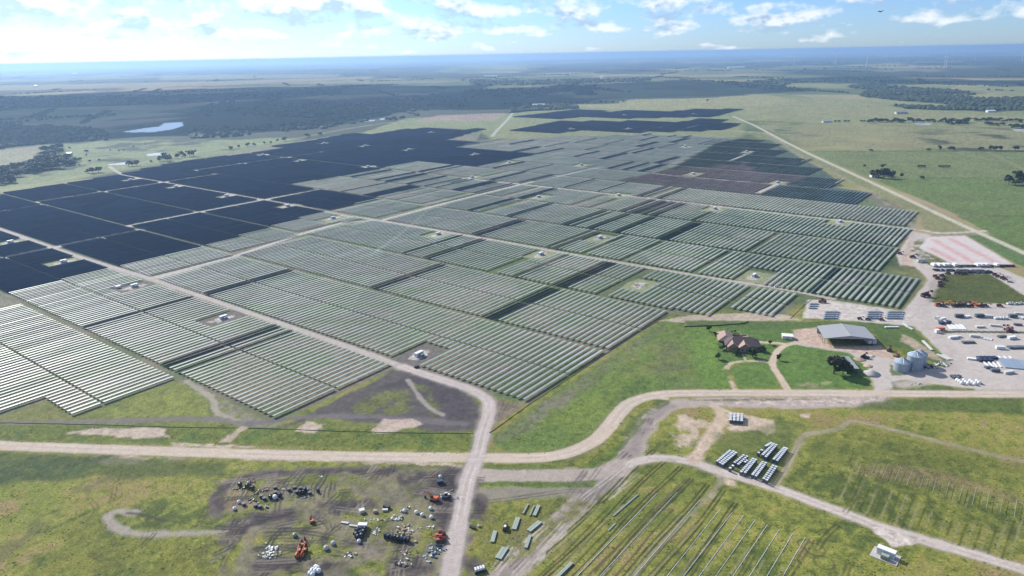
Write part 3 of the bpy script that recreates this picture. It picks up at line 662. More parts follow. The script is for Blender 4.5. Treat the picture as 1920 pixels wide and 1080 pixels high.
    line([(1345, 888), (1350, 905), (1335, 922), (1300, 960), (1262, 1000), (1190, 1075)], 2.2, (176, 164, 138), 1.4, .8, 5, .75)
    SE = [(1180, 870), (1230, 859), (1300, 867), (1350, 884), (1450, 914), (1560, 954), (1660, 991), (1760, 1021), (1860, 1050), (1990, 1090)]
    line(SE, 8.5, (178, 164, 144), 2.5, 1.5, 7, .7); line(SE, 6.2, (204, 190, 178), 1.2, .6, 7, 1, cls=1)
    poly([(1630, 980), (1690, 1000), (1740, 1014), (1705, 1022), (1672, 1026), (1660, 1012), (1640, 1000)], (204, 190, 178), 1.2, .8, 5, 1, cls=1, grass=0)
    line([(1300, 864), (1325, 830), (1340, 808), (1352, 785), (1342, 765)], 7, (208, 182, 158), 2.5, 2.5, 6, .9, cls=4)
    poly([(1262, 795), (1300, 780), (1330, 790), (1352, 800), (1330, 850), (1300, 862), (1270, 855)], (206, 182, 160), 3, 4, 8, .75, patchy=.35, ps=7, grass=.1)
    for q in ([(1268, 778), (1285, 775), (1308, 790), (1305, 812), (1290, 800), (1272, 795)], [(1362, 770), (1400, 776), (1450, 790), (1455, 810), (1438, 818), (1420, 806), (1372, 806)], [(1360, 802), (1400, 795), (1420, 806), (1370, 810)], [(1358, 895), (1382, 902), (1378, 912), (1360, 908)], [(1500, 776), (1520, 776), (1515, 782), (1502, 781)]):
        poly(q, (208, 184, 160), 1.8, 2.6, 6, .9, grass=.05, spread=.2)
    line([(1345, 888), (1348, 905), (1335, 930)], 3.5, (190, 174, 154), 1.6, 1, 5, .8, broken=.1)
    line([(1452, 912), (1470, 885), (1488, 850), (1508, 817), (1540, 810), (1572, 804), (1605, 790), (1700, 812), (1800, 838), (1960, 875)], 4, (168, 158, 122), 1.5, .8, 6, .9, cls=4)
    ruts([(1452, 912), (1470, 885), (1488, 850), (1508, 817), (1540, 810), (1572, 804), (1605, 790), (1700, 812), (1800, 838), (1960, 875)], 1.8, .6, (190, 176, 146), .6)
    poly([(1600, 880), (1720, 868), (1830, 900), (1920, 930), (1920, 950), (1780, 915), (1650, 895)], (160, 136, 98), 8, 6, 14, .6, patchy=.2, ps=14)
    poly([(1340, 815), (1500, 790), (1500, 815), (1450, 870), (1350, 870)], (108, 122, 62), 5, 4, 10, .6)
    poly([(1660, 748), (1920, 746), (1920, 775), (1700, 772), (1600, 765)], (96, 116, 54), 4, 3, 9, .9)
    poly([(1500, 820), (1600, 800), (1920, 870), (1920, 900), (1700, 868), (1560, 880)], (118, 126, 56), 6, 5, 12, .55, patchy=.2)
    ROADA = [(753, 687), (640, 646), (500, 598), (367, 552), (287, 524), (143, 480), (0, 430), (-150, 380)]
    line(ROADA, 6.8, (190, 178, 168), 1.4, .5, 8, 1, cls=1); line([(253, 512), (300, 528), (330, 540)], 10, (188, 176, 166), 3, 2, 6, .8)
    line([(205, 312), (233, 328), (310, 343), (447, 367), (550, 385), (640, 403), (707, 413), (907, 447), (1073, 477), (1273, 511), (1480, 544), (1560, 560)], 6.5, (190, 178, 164), 1.4, .5, 8, 1, cls=1)
    line([(870, 335), (940, 342), (1040, 352), (1273, 378), (1447, 399), (1707, 429), (1763, 437), (1846, 433)], 6.5, (196, 186, 170), 1.4, .5, 8, 1, cls=1)
    line([(1220, 323), (1280, 332), (1450, 344), (1555, 353)], 5, (180, 172, 158), 1.4, .5, 8, .9, cls=4); line([(1290, 279), (1400, 288)], 5, (170, 168, 158), 2, .5, 8, .6)
    line([(1330, 243), (1250, 245), (1200, 248)], 8, (190, 180, 150), 5, 3, 20, .7)
    line([(1374, 218), (1400, 229), (1420, 238), (1500, 280), (1640, 345), (1800, 420), (1920, 474), (2080, 545)], 8.5, (200, 192, 166), 2, .6, 10, 1, cls=1)
    line([(1380, 245), (1440, 252), (1500, 292), (1560, 322), (1640, 366), (1690, 405), (1722, 432)], 7, (176, 166, 140), 4, 2, 10, .7, broken=.1)
    line([(1280, 243), (1380, 246), (1440, 250)], 9, (184, 174, 142), 6, 3, 20, .7)
    line([(922, 256), (935, 241), (950, 226), (962, 211)], 9, (192, 186, 166), 4, 1, 20, .9, cls=4)
    line([(1122, 155), (1125, 147), (1131, 140)], 22, (190, 186, 166), 12, 2, 40, .8); line([(1050, 175), (1053, 160)], 16, (176, 178, 170), 10, 2, 40, .7)
    # left side lane outside the fence
    line([(-100, 380), (0, 357), (120, 336), (230, 314), (300, 298), (420, 278), (540, 262), (660, 240), (760, 226)], 11, (176, 170, 124), 7, 4, 20, .75)
    # drives
    DR = (208, 186, 160)
    line([(1379, 730), (1366, 708), (1362, 692), (1372, 681), (1400, 677), (1430, 677), (1447, 681)], 3.2, DR, 1, .4, 5, .9, cls=4, broken=.02)
    line([(1478, 732), (1463, 708), (1449, 685), (1452, 668), (1462, 654), (1480, 645), (1510, 641)], 4.4, DR, 1, .4, 5, 1, cls=1)
    line([(1420, 641), (1450, 643), (1475, 645)], 4, DR, 1, .4, 5, .95, cls=1); line([(1393, 664), (1398, 676)], 1.6, DR, .8, .2, 5, .8)
    # turn-round track bottom left
    line([(470, 990), (400, 998), (320, 1002), (250, 1000), (212, 985), (203, 968), (222, 958), (250, 962)], 4.8, (170, 158, 144), 2.2, 1.6, 6, .95)
    line([(240, 962), (270, 966), (300, 974), (330, 978)], 2, (84, 82, 66), 1, .8, 5, .8)
    ruts([(300, 1075), (360, 1010), (395, 945), (470, 900)], 2, .7); ruts([(215, 1078), (250, 1040), (290, 1000)], 1.6, .8, (62, 60, 48), .8)
    # --- muddy storage corner
    MUD = (116, 105, 100); DK = (88, 80, 80)
    poly([(412, 905), (480, 884), (640, 877), (862, 880), (884, 920), (852, 1110), (430, 1110), (455, 1010), (400, 965)], (150, 138, 118), 4, 4, 10, .75, patchy=.5, ps=9, grass=.3, spread=.25)
    for l, w in (([(405, 960), (412, 925), (450, 899), (520, 887), (640, 883), (860, 884)], 7), ([(440, 1010), (470, 985), (540, 965), (640, 950), (740, 935), (870, 920)], 10), ([(430, 1068), (540, 1060), (640, 1066), (760, 1068), (860, 1050)], 9),
                 ([(760, 905), (800, 915), (870, 912)], 16), ([(850, 900), (845, 960), (830, 1010)], 14), ([(408, 940), (440, 965), (480, 970)], 9), ([(890, 985), (885, 1010), (872, 1060)], 16), ([(895, 935), (905, 965), (880, 1010)], 10)):
        line(l, w, MUD, 3, 3, 7, .95, spread=.22, broken=.05); line(l, w * .45, DK, 3, 2.5, 5, .85, spread=.25, broken=.15)
    for l in ([(600, 972), (618, 990), (605, 1020), (600, 1062)], [(505, 1000), (470, 1020), (450, 1062)], [(700, 1065), (790, 1010), (800, 985)], [(560, 890), (500, 920), (470, 950)]):
        ruts(l, 2.2, .8, (88, 80, 84), .8, .1)
    poly([(660, 1010), (720, 1000), (740, 1030), (700, 1056), (650, 1050)], (150, 138, 124), 4, 3, 6, .7, grass=.1, spread=.25, patchy=.2)
    poly([(725, 965), (790, 970), (790, 1010), (730, 1005)], (150, 140, 116), 4, 3, 6, .6, grass=.1, spread=.25, patchy=.2)
    poly([(560, 890), (690, 890), (690, 912), (580, 910)], (130, 136, 60), 4, 3, 6, .7, patchy=.1)
    poly([(430, 910), (470, 925), (470, 950), (430, 960), (415, 940)], (168, 140, 116), 4, 3, 6, .7, grass=.1, patchy=.1)
    poly([(900, 960), (960, 945), (1060, 940), (1110, 940), (1060, 985), (1000, 1045), (930, 1055), (900, 1040)], (134, 134, 62), 3, 3, 8, .8, patchy=.1)
    rr = random.Random(9)
    for _ in range(190):
        x = rr.uniform(420, 860); y = rr.uniform(885, 1075); a = rr.choice((0.05, -0.15, 0.1, 2.0, 1.9, -.5)) + rr.uniform(-.25, .25); L = rr.uniform(20, 70); b = rr.uniform(-.5, .5)
        ruts([(x - L * math.cos(a), y - L * .55 * math.sin(a)), (x, y + b * 6), (x + L * math.cos(a + b * .6), y + L * .55 * math.sin(a + b * .6))], 2.0, rr.uniform(.5, 1.0), rr.choice(((78, 72, 76), (66, 62, 60), (158, 146, 130), (70, 66, 68))), .85, .3)
    for _ in range(60):
        x = rr.uniform(60, 460); y = rr.uniform(880, 1075); a = rr.uniform(-.6, 2.4); L = rr.uniform(15, 55); b = rr.uniform(-.8, .8)
        ruts([(x - L * math.cos(a), y - L * .55 * math.sin(a)), (x, y + b * 5), (x + L * math.cos(a + b), y + L * .55 * math.sin(a + b))], 1.9, .6, (86, 90, 52), .55, .4)
    for _ in range(40):
        x = rr.uniform(890, 1180); y = rr.uniform(880, 1070); a = 2.3 + rr.uniform(-.2, .2); L = rr.uniform(20, 80)
        if abs((x - 1100) + (y - 930) * .95) < 60: ruts([(x - L * math.cos(a), y - L * math.sin(a)), (x + L * math.cos(a), y + L * math.sin(a))], 2.0, .7, rr.choice(((120, 108, 106), (212, 198, 186))), .6, .3)
    VERT = [(838, 1110), (850, 1040), (862, 975), (876, 905), (888, 872), (898, 845), (906, 810), (917, 775), (914, 752), (896, 737), (860, 722), (800, 703), (753, 687)]
    line(VERT, 10, (168, 156, 150), 3, 2, 8, .7); line(VERT, 7.6, (196, 182, 174), 1.4, .5, 8, 1, cls=1, spread=.08)
    for l, g in ((MAIN, 3.4), (VERT, 2.6), (SE, 2.4)):
        ruts(l, g, 1.1, (222, 208, 196), .55, .15); ruts(l, g * .45, .9, (176, 160, 148), .4, .35)
    # --- open field bottom right: tyre ruts and lines of the planned rows
    poly([(1240, 868), (1290, 870), (1340, 900), (1320, 960), (1180, 1010), (1120, 960)], (110, 130, 52), 8, 6, 12, .6, patchy=.2)
    for k in range(-3, 16):
        u0, v0 = p2uv(1275, 925); v = v0 + k * 5.2 - 6
        for s in (-0.55, 0.55):
            if k % 2 == 0 or k < 5:
                P = [tuple(uv2w(u, v + s + 0.4 * math.sin(u / 9 + k))[:2]) for u in np.arange(40, 181 - k * 1.6, 4)]
                line(P, .9, (62, 70, 40), .7, .3, 5, .9 if k < 5 else .6, world=True, grass=.6)
    for k in range(-6, 38):
        u0, v0 = p2uv(1275, 925); v = v0 + k * 2.45 - 3; ue = 161 - k * .42 if k >= 0 else 158 + k * 1.5
        P = [tuple(uv2w(u, v + .25 * math.sin(u / 7 + k))[:2]) for u in np.arange(90, ue, 3)]
        if len(P) > 2: line(P, 1.0, (168, 164, 112) if k % 2 else (84, 92, 46), .6, .25, 5, .6 if k % 2 else .75, world=True, grass=.7)
    for k in range(26):
        a, b = at(1600 + k * 13, 850 + k * 4), at(1560 + k * 13, 935 + k * 5.5); line([(a.x, a.y), (b.x, b.y)], 1.0, (166, 158, 110) if k % 2 else (86, 90, 50), .7, .3, 5, .7, world=True, broken=.1, grass=.7)
    for c, r in (((1528, 1030), 4), ((1545, 1055), 4), ((1510, 1020), 3)):
        p = at(*c); line([(p.x + r * math.cos(t), p.y + r * math.sin(t)) for t in np.linspace(0, 6.28, 14)], .8, (84, 80, 56), .7, .3, 5, .7, world=True)
    ruts([(1530, 1035), (1545, 1010), (1570, 985)], 2, .8, (70, 72, 46), .8, .1); ruts([(1585, 960), (1605, 930), (1620, 895)], 1.8, .7, (76, 80, 48), .7, .1); ruts([(1120, 1075), (1190, 1000), (1290, 900)], 2.4, 1, (92, 88, 66), .7, .1)
    # woods floor
    for q in WOODS: poly(q, (62, 78, 46), 20, 12, 50, .9)
    # --- ponds
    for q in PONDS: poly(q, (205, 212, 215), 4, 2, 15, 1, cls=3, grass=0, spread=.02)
    # relief: grass tufts and ruts, only where it can be seen
    Z = (f3 - .5) * 0.34 * GR * np.clip(1 - D / 700, 0, 1) + (f4 - .5) * .12 * GR * np.clip(1 - D / 450, 0, 1)
    Z = np.where(CLS == 3, -0.05, Z) - np.clip(D - 3000, 0, None) ** 2 / 1.8e7        # the earth curves away: the horizon lies a little low
    # faces by kind of surface, one object each, sharing their border vertices' places
    i = np.arange(nD - 1)[:, None] * nA; j = np.arange(nA)[None, :]; j2 = (j + 1) % nA
    Q = np.stack([i + j, i + j2, i + nA + j2, i + nA + j], -1).reshape(-1, 4)
    fc = np.max(np.where(CLS[Q] == np.sort(CLS[Q], 1)[:, 1:2], CLS[Q], 0), 1)
    XYZ = np.stack([X, Y, Z], 1).astype(np.float32)
    def sheet(name, q, m, cap=False):
        use, inv = np.unique(q, return_inverse=True); inv = inv.reshape(-1, 4)
        me = bpy.data.meshes.new(name); n = len(use)
        me.vertices.add(n); me.vertices.foreach_set('co', XYZ[use].ravel())
        nf = len(inv); me.loops.add(nf * 4); me.loops.foreach_set('vertex_index', inv.ravel().astype(np.int32))
        me.polygons.add(nf); me.polygons.foreach_set('loop_start', np.arange(0, nf * 4, 4, dtype=np.int32))
        me.polygons.foreach_set('use_smooth', np.ones(nf, bool))
        at_ = me.attributes.new('soil', 'FLOAT_COLOR', 'POINT')
        at_.data.foreach_set('color', np.concatenate([np.clip(C[use], 0, 1), GR[use][:, None]], 1).astype(np.float32).ravel())
        me.materials.append(m); me.update(calc_edges=True); me.validate()
        o = bpy.data.objects.new(name, me); COL.objects.link(o); tag(o, kind='structure'); return o
    global GRID; GRID = (az, de, GR.reshape(nD, nA), CLS.reshape(nD, nA), C.reshape(nD, nA, 3))
    gm = ground_mat()
    for k, nme in ((0, 'ground'), (1, 'gravel_road'), (2, 'gravel_yard'), (4, 'dirt_track')): sheet(nme, Q[fc == k], gm)
    if (fc == 3).any(): sheet('pond_water', Q[fc == 3], M['water'])
def ground_mat():
    m = bpy.data.materials.new('soil_and_grass'); m.use_nodes = True; N, L = m.node_tree.nodes, m.node_tree.links
    b = N['Principled BSDF']; b.inputs['Roughness'].default_value = 0.95; b.inputs['Specular IOR Level'].default_value = 0.15
    a = N.new('ShaderNodeAttribute'); a.attribute_name = 'soil'; g = N.new('ShaderNodeNewGeometry')
    n1 = N.new('ShaderNodeTexNoise'); n1.inputs['Scale'].default_value = 1.1; n1.inputs['Detail'].default_value = 3; n1.inputs['Roughness'].default_value = .6
    n2 = N.new('ShaderNodeTexNoise'); n2.inputs['Scale'].default_value = 0.012; n2.inputs['Detail'].default_value = 4
    L.new(g.outputs['Position'], n1.inputs['Vector']); L.new(g.outputs['Position'], n2.inputs['Vector'])
    mr = N.new('ShaderNodeMapRange'); mr.inputs[1].default_value = .3; mr.inputs[2].default_value = .7; mr.inputs[3].default_value = .62; mr.inputs[4].default_value = 1.38; L.new(n1.outputs[0], mr.inputs[0])
    m2 = N.new('ShaderNodeMapRange'); m2.inputs[1].default_value = .3; m2.inputs[2].default_value = .7; m2.inputs[3].default_value = .9; m2.inputs[4].default_value = 1.1; L.new(n2.outputs[0], m2.inputs[0])
    mu = N.new('ShaderNodeMath'); mu.operation = 'MULTIPLY'; L.new(mr.outputs[0], mu.inputs[0]); L.new(m2.outputs[0], mu.inputs[1])
    hs = N.new('ShaderNodeHueSaturation'); L.new(a.outputs['Color'], hs.inputs['Color']); L.new(mu.outputs[0], hs.inputs['Value']); L.new(hs.outputs[0], b.inputs['Base Color'])
    gg = N.new('ShaderNodeMapRange'); gg.inputs[3].default_value = .3; gg.inputs[4].default_value = 1; L.new(a.outputs['Alpha'], gg.inputs[0])      # gravel is smoother than grass
    sb = N.new('ShaderNodeMath'); sb.operation = 'SUBTRACT'; L.new(mu.outputs[0], sb.inputs[0]); sb.inputs[1].default_value = 1
    ma = N.new('ShaderNodeMath'); ma.operation = 'MULTIPLY_ADD'; L.new(sb.outputs[0], ma.inputs[0]); L.new(gg.outputs[0], ma.inputs[1]); ma.inputs[2].default_value = 1; L.new(ma.outputs[0], hs.inputs['Value'])
    bu = N.new('ShaderNodeBump'); bu.inputs['Strength'].default_value = .35; bu.inputs['Distance'].default_value = .25; L.new(n1.outputs[0], bu.inputs['Height']); L.new(bu.outputs[0], b.inputs['Normal'])
    return m
PONDS = [[(228, 247), (272, 240), (298, 237), (308, 230.5), (342, 228), (344, 236), (322, 243), (290, 247.5), (250, 249)], [(273, 289), (305, 286), (308, 290), (278, 292)], [(202, 308), (238, 304), (240, 308), (205, 310)], [(712, 223), (725, 221), (726, 223), (714, 225)], [(683, 226), (703, 225), (700, 227), (684, 228)],
         [(1715, 229.5), (1746, 231), (1742, 234), (1718, 233)], [(1898, 241), (1930, 243), (1930, 247), (1902, 245)]]
WOODS = [[(-200, 240), (0, 232), (150, 240), (240, 252), (330, 244), (450, 238), (520, 236), (640, 222), (700, 218), (700, 226), (620, 240), (500, 250), (420, 258), (250, 262), (110, 266), (0, 280), (-200, 300)],
         [(60, 300), (84, 275), (112, 275), (120, 290), (148, 302), (110, 318), (60, 322), (20, 342), (0, 345), (-100, 360), (-100, 335), (0, 318)],
         [(1610, 177), (1640, 165), (1720, 171), (1840, 185), (1930, 183), (1930, 206), (1860, 211), (1800, 206), (1780, 196), (1690, 189), (1620, 182)], [(1583, 162), (1640, 157), (1720, 165), (1800, 170), (1830, 178), (1720, 175), (1600, 166)],
         [(1665, 196), (1700, 200), (1790, 201), (1860, 206), (1780, 207), (1700, 204)], [(870, 170), (1010, 165), (1120, 160), (1120, 166), (1000, 178), (880, 184)], [(960, 200), (1000, 195), (1080, 195), (1085, 205), (1000, 208), (958, 212)],
         [(400, 205), (520, 198), (640, 190), (870, 182), (880, 200), (760, 212), (640, 224), (560, 220), (480, 218)], [(880, 150), (1000, 150), (1220, 146), (1220, 152), (1000, 160), (880, 160)], [(1080, 172), (1110, 170), (1120, 178), (1080, 178)],
         [(-200, 185), (200, 180), (400, 176), (640, 166), (640, 176), (300, 196), (0, 205), (-200, 210)], [(1380, 118), (1600, 112), (1920, 105), (1920, 110), (1600, 120), (1380, 126)]]
build_ground()

# ------------------------------------------------------------------ trees
def leaf_cloud(m, blobs, n, size, r):
    for _ in range(n):
        c, rad = r.choice(blobs)
        d = Vector((r.gauss(0, 1), r.gauss(0, 1), r.gauss(0, 1))).normalized() * (r.random() ** 0.45)
        p = Vector(c) + Vector((d.x * rad[0], d.y * rad[0], d.z * rad[1]))
        a = Vector((r.gauss(0, 1), r.gauss(0, 1), r.gauss(0, 1))).normalized(); b = a.cross(Vector((r.gauss(0, 1), r.gauss(0, 1), r.gauss(0, 1)))).normalized()
        s = size * r.uniform(.6, 1.3); a *= s; b *= s * .8
        m.add([p - a, p - b * .9, p + a, p + b], [(0, 1, 2, 3)])
def make_tree(seed, n, size, leafm, h=10.0, spread=4.2, loose=0.0):
    r = random.Random(seed)
    t = bpy.data.objects.new('tree', None); COL.objects.link(t)
    tr = MB(); tr.rod((0, 0, -.3), (0, 0, h * .34), .32, .2, 7); blobs = []
    for i in range(6 + r.randint(0, 3)):
        an = r.uniform(0, 6.28); rr = spread * r.uniform(.25, .78); z = h * r.uniform(.38, .82)
        p = Vector((rr * math.cos(an), rr * math.sin(an), z)); tr.rod((0, 0, h * r.uniform(.2, .34)), p, .14, .05, 5)
        blobs.append((p, (spread * r.uniform(.26, .48), h * r.uniform(.12, .2))))
    blobs.append((Vector((0, 0, h * .7)), (spread * .5, h * .26)))
    tr.obj('trunk', M['bark'], t)
    c = MB(); leaf_cloud(c, blobs, n, size, r); c.obj('crown', M[leafm], t)
    return t
TREES = {'big': [make_tree(i, 1100, .55, 'leaf' if i % 3 else 'leaf2') for i in range(1, 5)], 'far': [make_tree(i, 260, 1.0, 'leaf' if i % 2 else 'leaf2') for i in range(11, 16)]}
for v in TREES.values():
    for t in v: t.location = (0, -4000, -300)
def tree(px, py, hpx, wpx, label, group=None, kind='far', cat='tree'):
    p = at(px, py); s = mpp(px, py); hh = hpx * s / 0.96; ww = wpx * s
    if kind == 'big': ww *= 1.3; hh *= 1.15
    r = random.choice(TREES[kind]); o = dup(r, p, random.uniform(0, 6.28), label, group, (ww / 8.2, ww / 8.2, hh / 10))
    o.name = 'tree'; o['category'] = cat; return o
# house garden
for px, py, h, w, lab in ((1330, 621, 9, 8, 'small dark tree at the back corner of the house courtyard'), (1341, 633, 10, 9, 'rounded tree against the left wing of the house'),
        (1355, 656, 9, 10, 'reddish dark tree at the front left corner of the house'), (1347, 674, 11, 12, 'lone dark tree on the lawn left of the house'), (1379, 664, 10, 13, 'pale leafy shrub before the middle of the house front'),
        (1411, 669, 16, 19, 'biggest dark tree in front of the right half of the house'), (1428, 659, 10, 12, 'dark tree at the right front corner of the house'), (1443, 647, 8, 8, 'small round tree between the house and the drive fork'),
        (1461, 675, 11, 9, 'small tree on the lawn right of the drive'), (1372, 624, 4, 4, 'tiny shrub behind the left end of the courtyard wall'), (1378, 624, 5, 4, 'small shrub behind the right end of the courtyard wall')):
    tree(px, py, h, w, lab, None, 'big')
tree(1563, 700, 33, 36, 'tall spreading tree over the left end of the tin roofed shed', None, 'big'); tree(1580, 702, 24, 24, 'leafy tree leaning against the front of the tin roofed shed', None, 'big')
# right-hand pastures
X7 = lambda x, y: (1560 + x / 5.333, 180 + y / 5.333)
HL = 'trees along the hedge between the two right hand pastures'
for (x, y, h, w), lab in zip(((390, 552, 22, 50), (965, 547, 26, 44), (1073, 547, 52, 36), (1178, 547, 46, 44), (1214, 547, 46, 40), (1485, 547, 42, 52), (1585, 547, 54, 46), (1632, 547, 54, 46), (1682, 547, 52, 46), (1832, 545, 50, 66)),
        ('low bush alone at the left end of the pasture hedge', 'small bush left of the first upright hedge tree', 'slim upright tree first in the pasture hedge', 'left tree of the close pair in the pasture hedge', 'right tree of the close pair in the pasture hedge', 'round tree standing alone right of the pasture track', 'left tree of the three joined hedge trees', 'middle tree of the three joined hedge trees', 'right tree of the three joined hedge trees', 'broad dark tree at the right end of the pasture hedge')):
    tree(*X7(x, y), h / 5.333, w / 5.333, lab, HL)
for i, (x, y, h, w) in enumerate(((410, 815, 80, 70), (460, 822, 90, 80), (515, 824, 95, 80), (560, 824, 85, 70), (600, 824, 80, 60), (490, 800, 80, 70), (540, 800, 80, 70))):
    tree(*X7(x, y), h / 5.333, w / 5.333, 'dark tree in the grove around the small white farmhouse', 'trees of the grove by the white farmhouse')
for (x, y, h, w), lab in zip(((510, 722, 42, 50), (695, 815, 48, 32), (897, 832, 32, 54), (318, 716, 34, 14), (333, 716, 30, 12), (1765, 885, 100, 90), (1855, 860, 112, 110), (1900, 890, 80, 100), (1830, 895, 60, 90)),
        ('dark tree behind the white farmhouse grove', 'thin tree just right of the white farmhouse grove', 'lone round bush in the pasture right of the grove', 'left of two thin saplings left of the grove', 'right of two thin saplings left of the grove', 'left tree of the big clump at the right edge', 'tallest tree of the big clump at the right edge', 'rightmost tree of the big clump at the right edge', 'low bushy tree at the foot of the right edge clump')):
    tree(*X7(x, y), h / 5.333, w / 5.333, lab)
for x in (868, 890, 920, 1075, 1105, 1130, 1165): tree(*X7(x, 715), 26 / 5.333, 34 / 5.333, 'low bush of the broken row in the middle of the pasture', 'low bushes in the middle pasture')
def treeline(pts, n, h, w, lab, grp, jit=1.5):
    for i in range(n):
        t = (i + random.uniform(-.3, .3)) / n * (len(pts) - 1); t = min(max(t, 0), len(pts) - 1.001); k = int(t); f = t - k
        x = pts[k][0] + (pts[k + 1][0] - pts[k][0]) * f; y = pts[k][1] + (pts[k + 1][1] - pts[k][1]) * f + random.uniform(-jit, jit)
        s = random.uniform(.7, 1.25); tree(x, y, h * s, w * s * random.uniform(.9, 1.2), lab, grp)
treeline([X7(375, 265), X7(560, 262), X7(740, 268)], 16, 7, 10, 'tree in the dense left part of the long far hedge line', 'dense left part of the long hedge')
treeline([X7(765, 262), X7(1000, 262), X7(1240, 268), X7(1380, 268)], 24, 7, 9, 'tree in the middle part of the long far hedge line', 'middle part of the long hedge')
treeline([X7(1430, 250), X7(1650, 252), X7(1920, 268)], 18, 6, 9, 'tree in the right part of the long far hedge line', 'right part of the long hedge')
treeline([X7(1550, 292), X7(1740, 300)], 8, 5, 8, 'tree in the short row below the long hedge', 'short tree row below the long hedge')
treeline([X7(1780, 315), X7(1930, 330)], 7, 7, 9, 'tree beside the small pond at the right edge', 'trees by the right edge pond')
treeline([X7(1160, 285), X7(1370, 290)], 7, 6, 7, 'tree standing forward of the hedge middle', 'trees forward of the hedge')
for x in (30, 70, 130, 165, 290, 320): tree(*X7(x, 262), 4, 6, 'scattered small tree at the thin left end of the long hedge', 'thin left end of the long hedge')
tree(1327, 190, 4, 6, 'lone round tree in the tan field beyond the far panels')
treeline([(945, 197), (1060, 195), (1180, 192)], 22, 4, 6, 'tree in the dark straight row before the tan field', 'straight row before the tan field', .6)
# left side
X4 = lambda x, y: (x / 4.571, 220 + y / 4.571)
L1 = 'trees standing along the fence lane on the left'
for (x, y, h, w) in ((755, 478, 40, 50), (800, 478, 52, 60), (845, 472, 50, 60)): tree(*X4(x, y), h / 4.57, w / 4.57, 'tree of the bushy trio left of the nearer pond', 'bushy trio left of the pond')
for (x, y, h, w) in ((1105, 418, 46, 50), (1140, 418, 40, 40), (1172, 415, 50, 50)): tree(*X4(x, y), h / 4.57, w / 4.57, 'dark tree at the right end of the nearer pond', 'trees at the nearer pond')
tree(*X4(1300, 388), 5, 6, 'single small tree between the two ponds and the lane')
for (x, y, h, w) in ((1375, 378, 50, 50), (1410, 345, 45, 50), (1440, 378, 60, 60), (1460, 372, 40, 40)): tree(*X4(x, y), h / 4.57, w / 4.57, 'tree of the clump at the end of the farther pond', 'clump at the farther pond')
for (x, y, h, w) in ((1525, 352, 48, 44), (1555, 330, 40, 50), (1580, 340, 30, 40), (1625, 335, 50, 55), (1660, 332, 52, 60)): tree(*X4(x, y), h / 4.57, w / 4.57, 'tree of the broad clump beside the lane', 'broad clump beside the lane')
X5 = lambda x, y: (420 + x / 3.555, 160 + y / 3.555)
for x, y, h, w in ((45, 432, 26, 30), (100, 417, 20, 20), (160, 408, 26, 34), (202, 405, 24, 24), (270, 392, 18, 20), (312, 387, 16, 18), (357, 377, 24, 18), (405, 372, 28, 38), (560, 347, 28, 46), (640, 332, 18, 34)):
    tree(*X5(x, y), h / 3.555, w / 3.555, 'one of the spaced trees along the lane beside the dark panels', L1)
for x, y in ((1088, 236), (1112, 238), (1132, 230), (1146, 238), (1180, 230), (1196, 228)): tree(*X5(x, y), 7, 8, 'round tree on the pale strip near the pink field', 'round trees near the pink field')
for x, y, s in ((740, 305, 30), (690, 365, 24), (770, 382, 20), (850, 372, 16), (945, 288, 14), (740, 330, 14), (1060, 288, 16), (1145, 255, 14), (1020, 292, 16), (1245, 236, 10), (680, 415, 16), (600, 270, 20)): tree(*X4(x, y), s / 4.57, s * 1.3 / 4.57, 'small scattered bush on the left meadow', 'bushes on the left meadow')
def scatter_trees(poly_px, n, h, w, lab, grp):
    xs, ys = zip(*poly_px); k = 0; tries = 0
    while k < n and tries < 5000:
        tries += 1; x = random.uniform(min(xs), max(xs)); y = random.uniform(min(ys), max(ys))
        if inpoly([x], [y], poly_px)[0]:
            s = random.uniform(.7, 1.3); tree(x, y, h * s, w * s, lab, grp); k += 1
scatter_trees([(60, 318), (82, 280), (115, 276), (120, 292), (150, 305), (112, 318)], 46, 10, 14, 'tree of the upright lobe of the left wood', 'upright lobe of the left wood')
scatter_trees([(-10, 350), (-10, 322), (60, 312), (112, 316), (60, 328), (20, 346)], 50, 12, 15, 'tree of the low left wood at the picture edge', 'low part of the left wood')
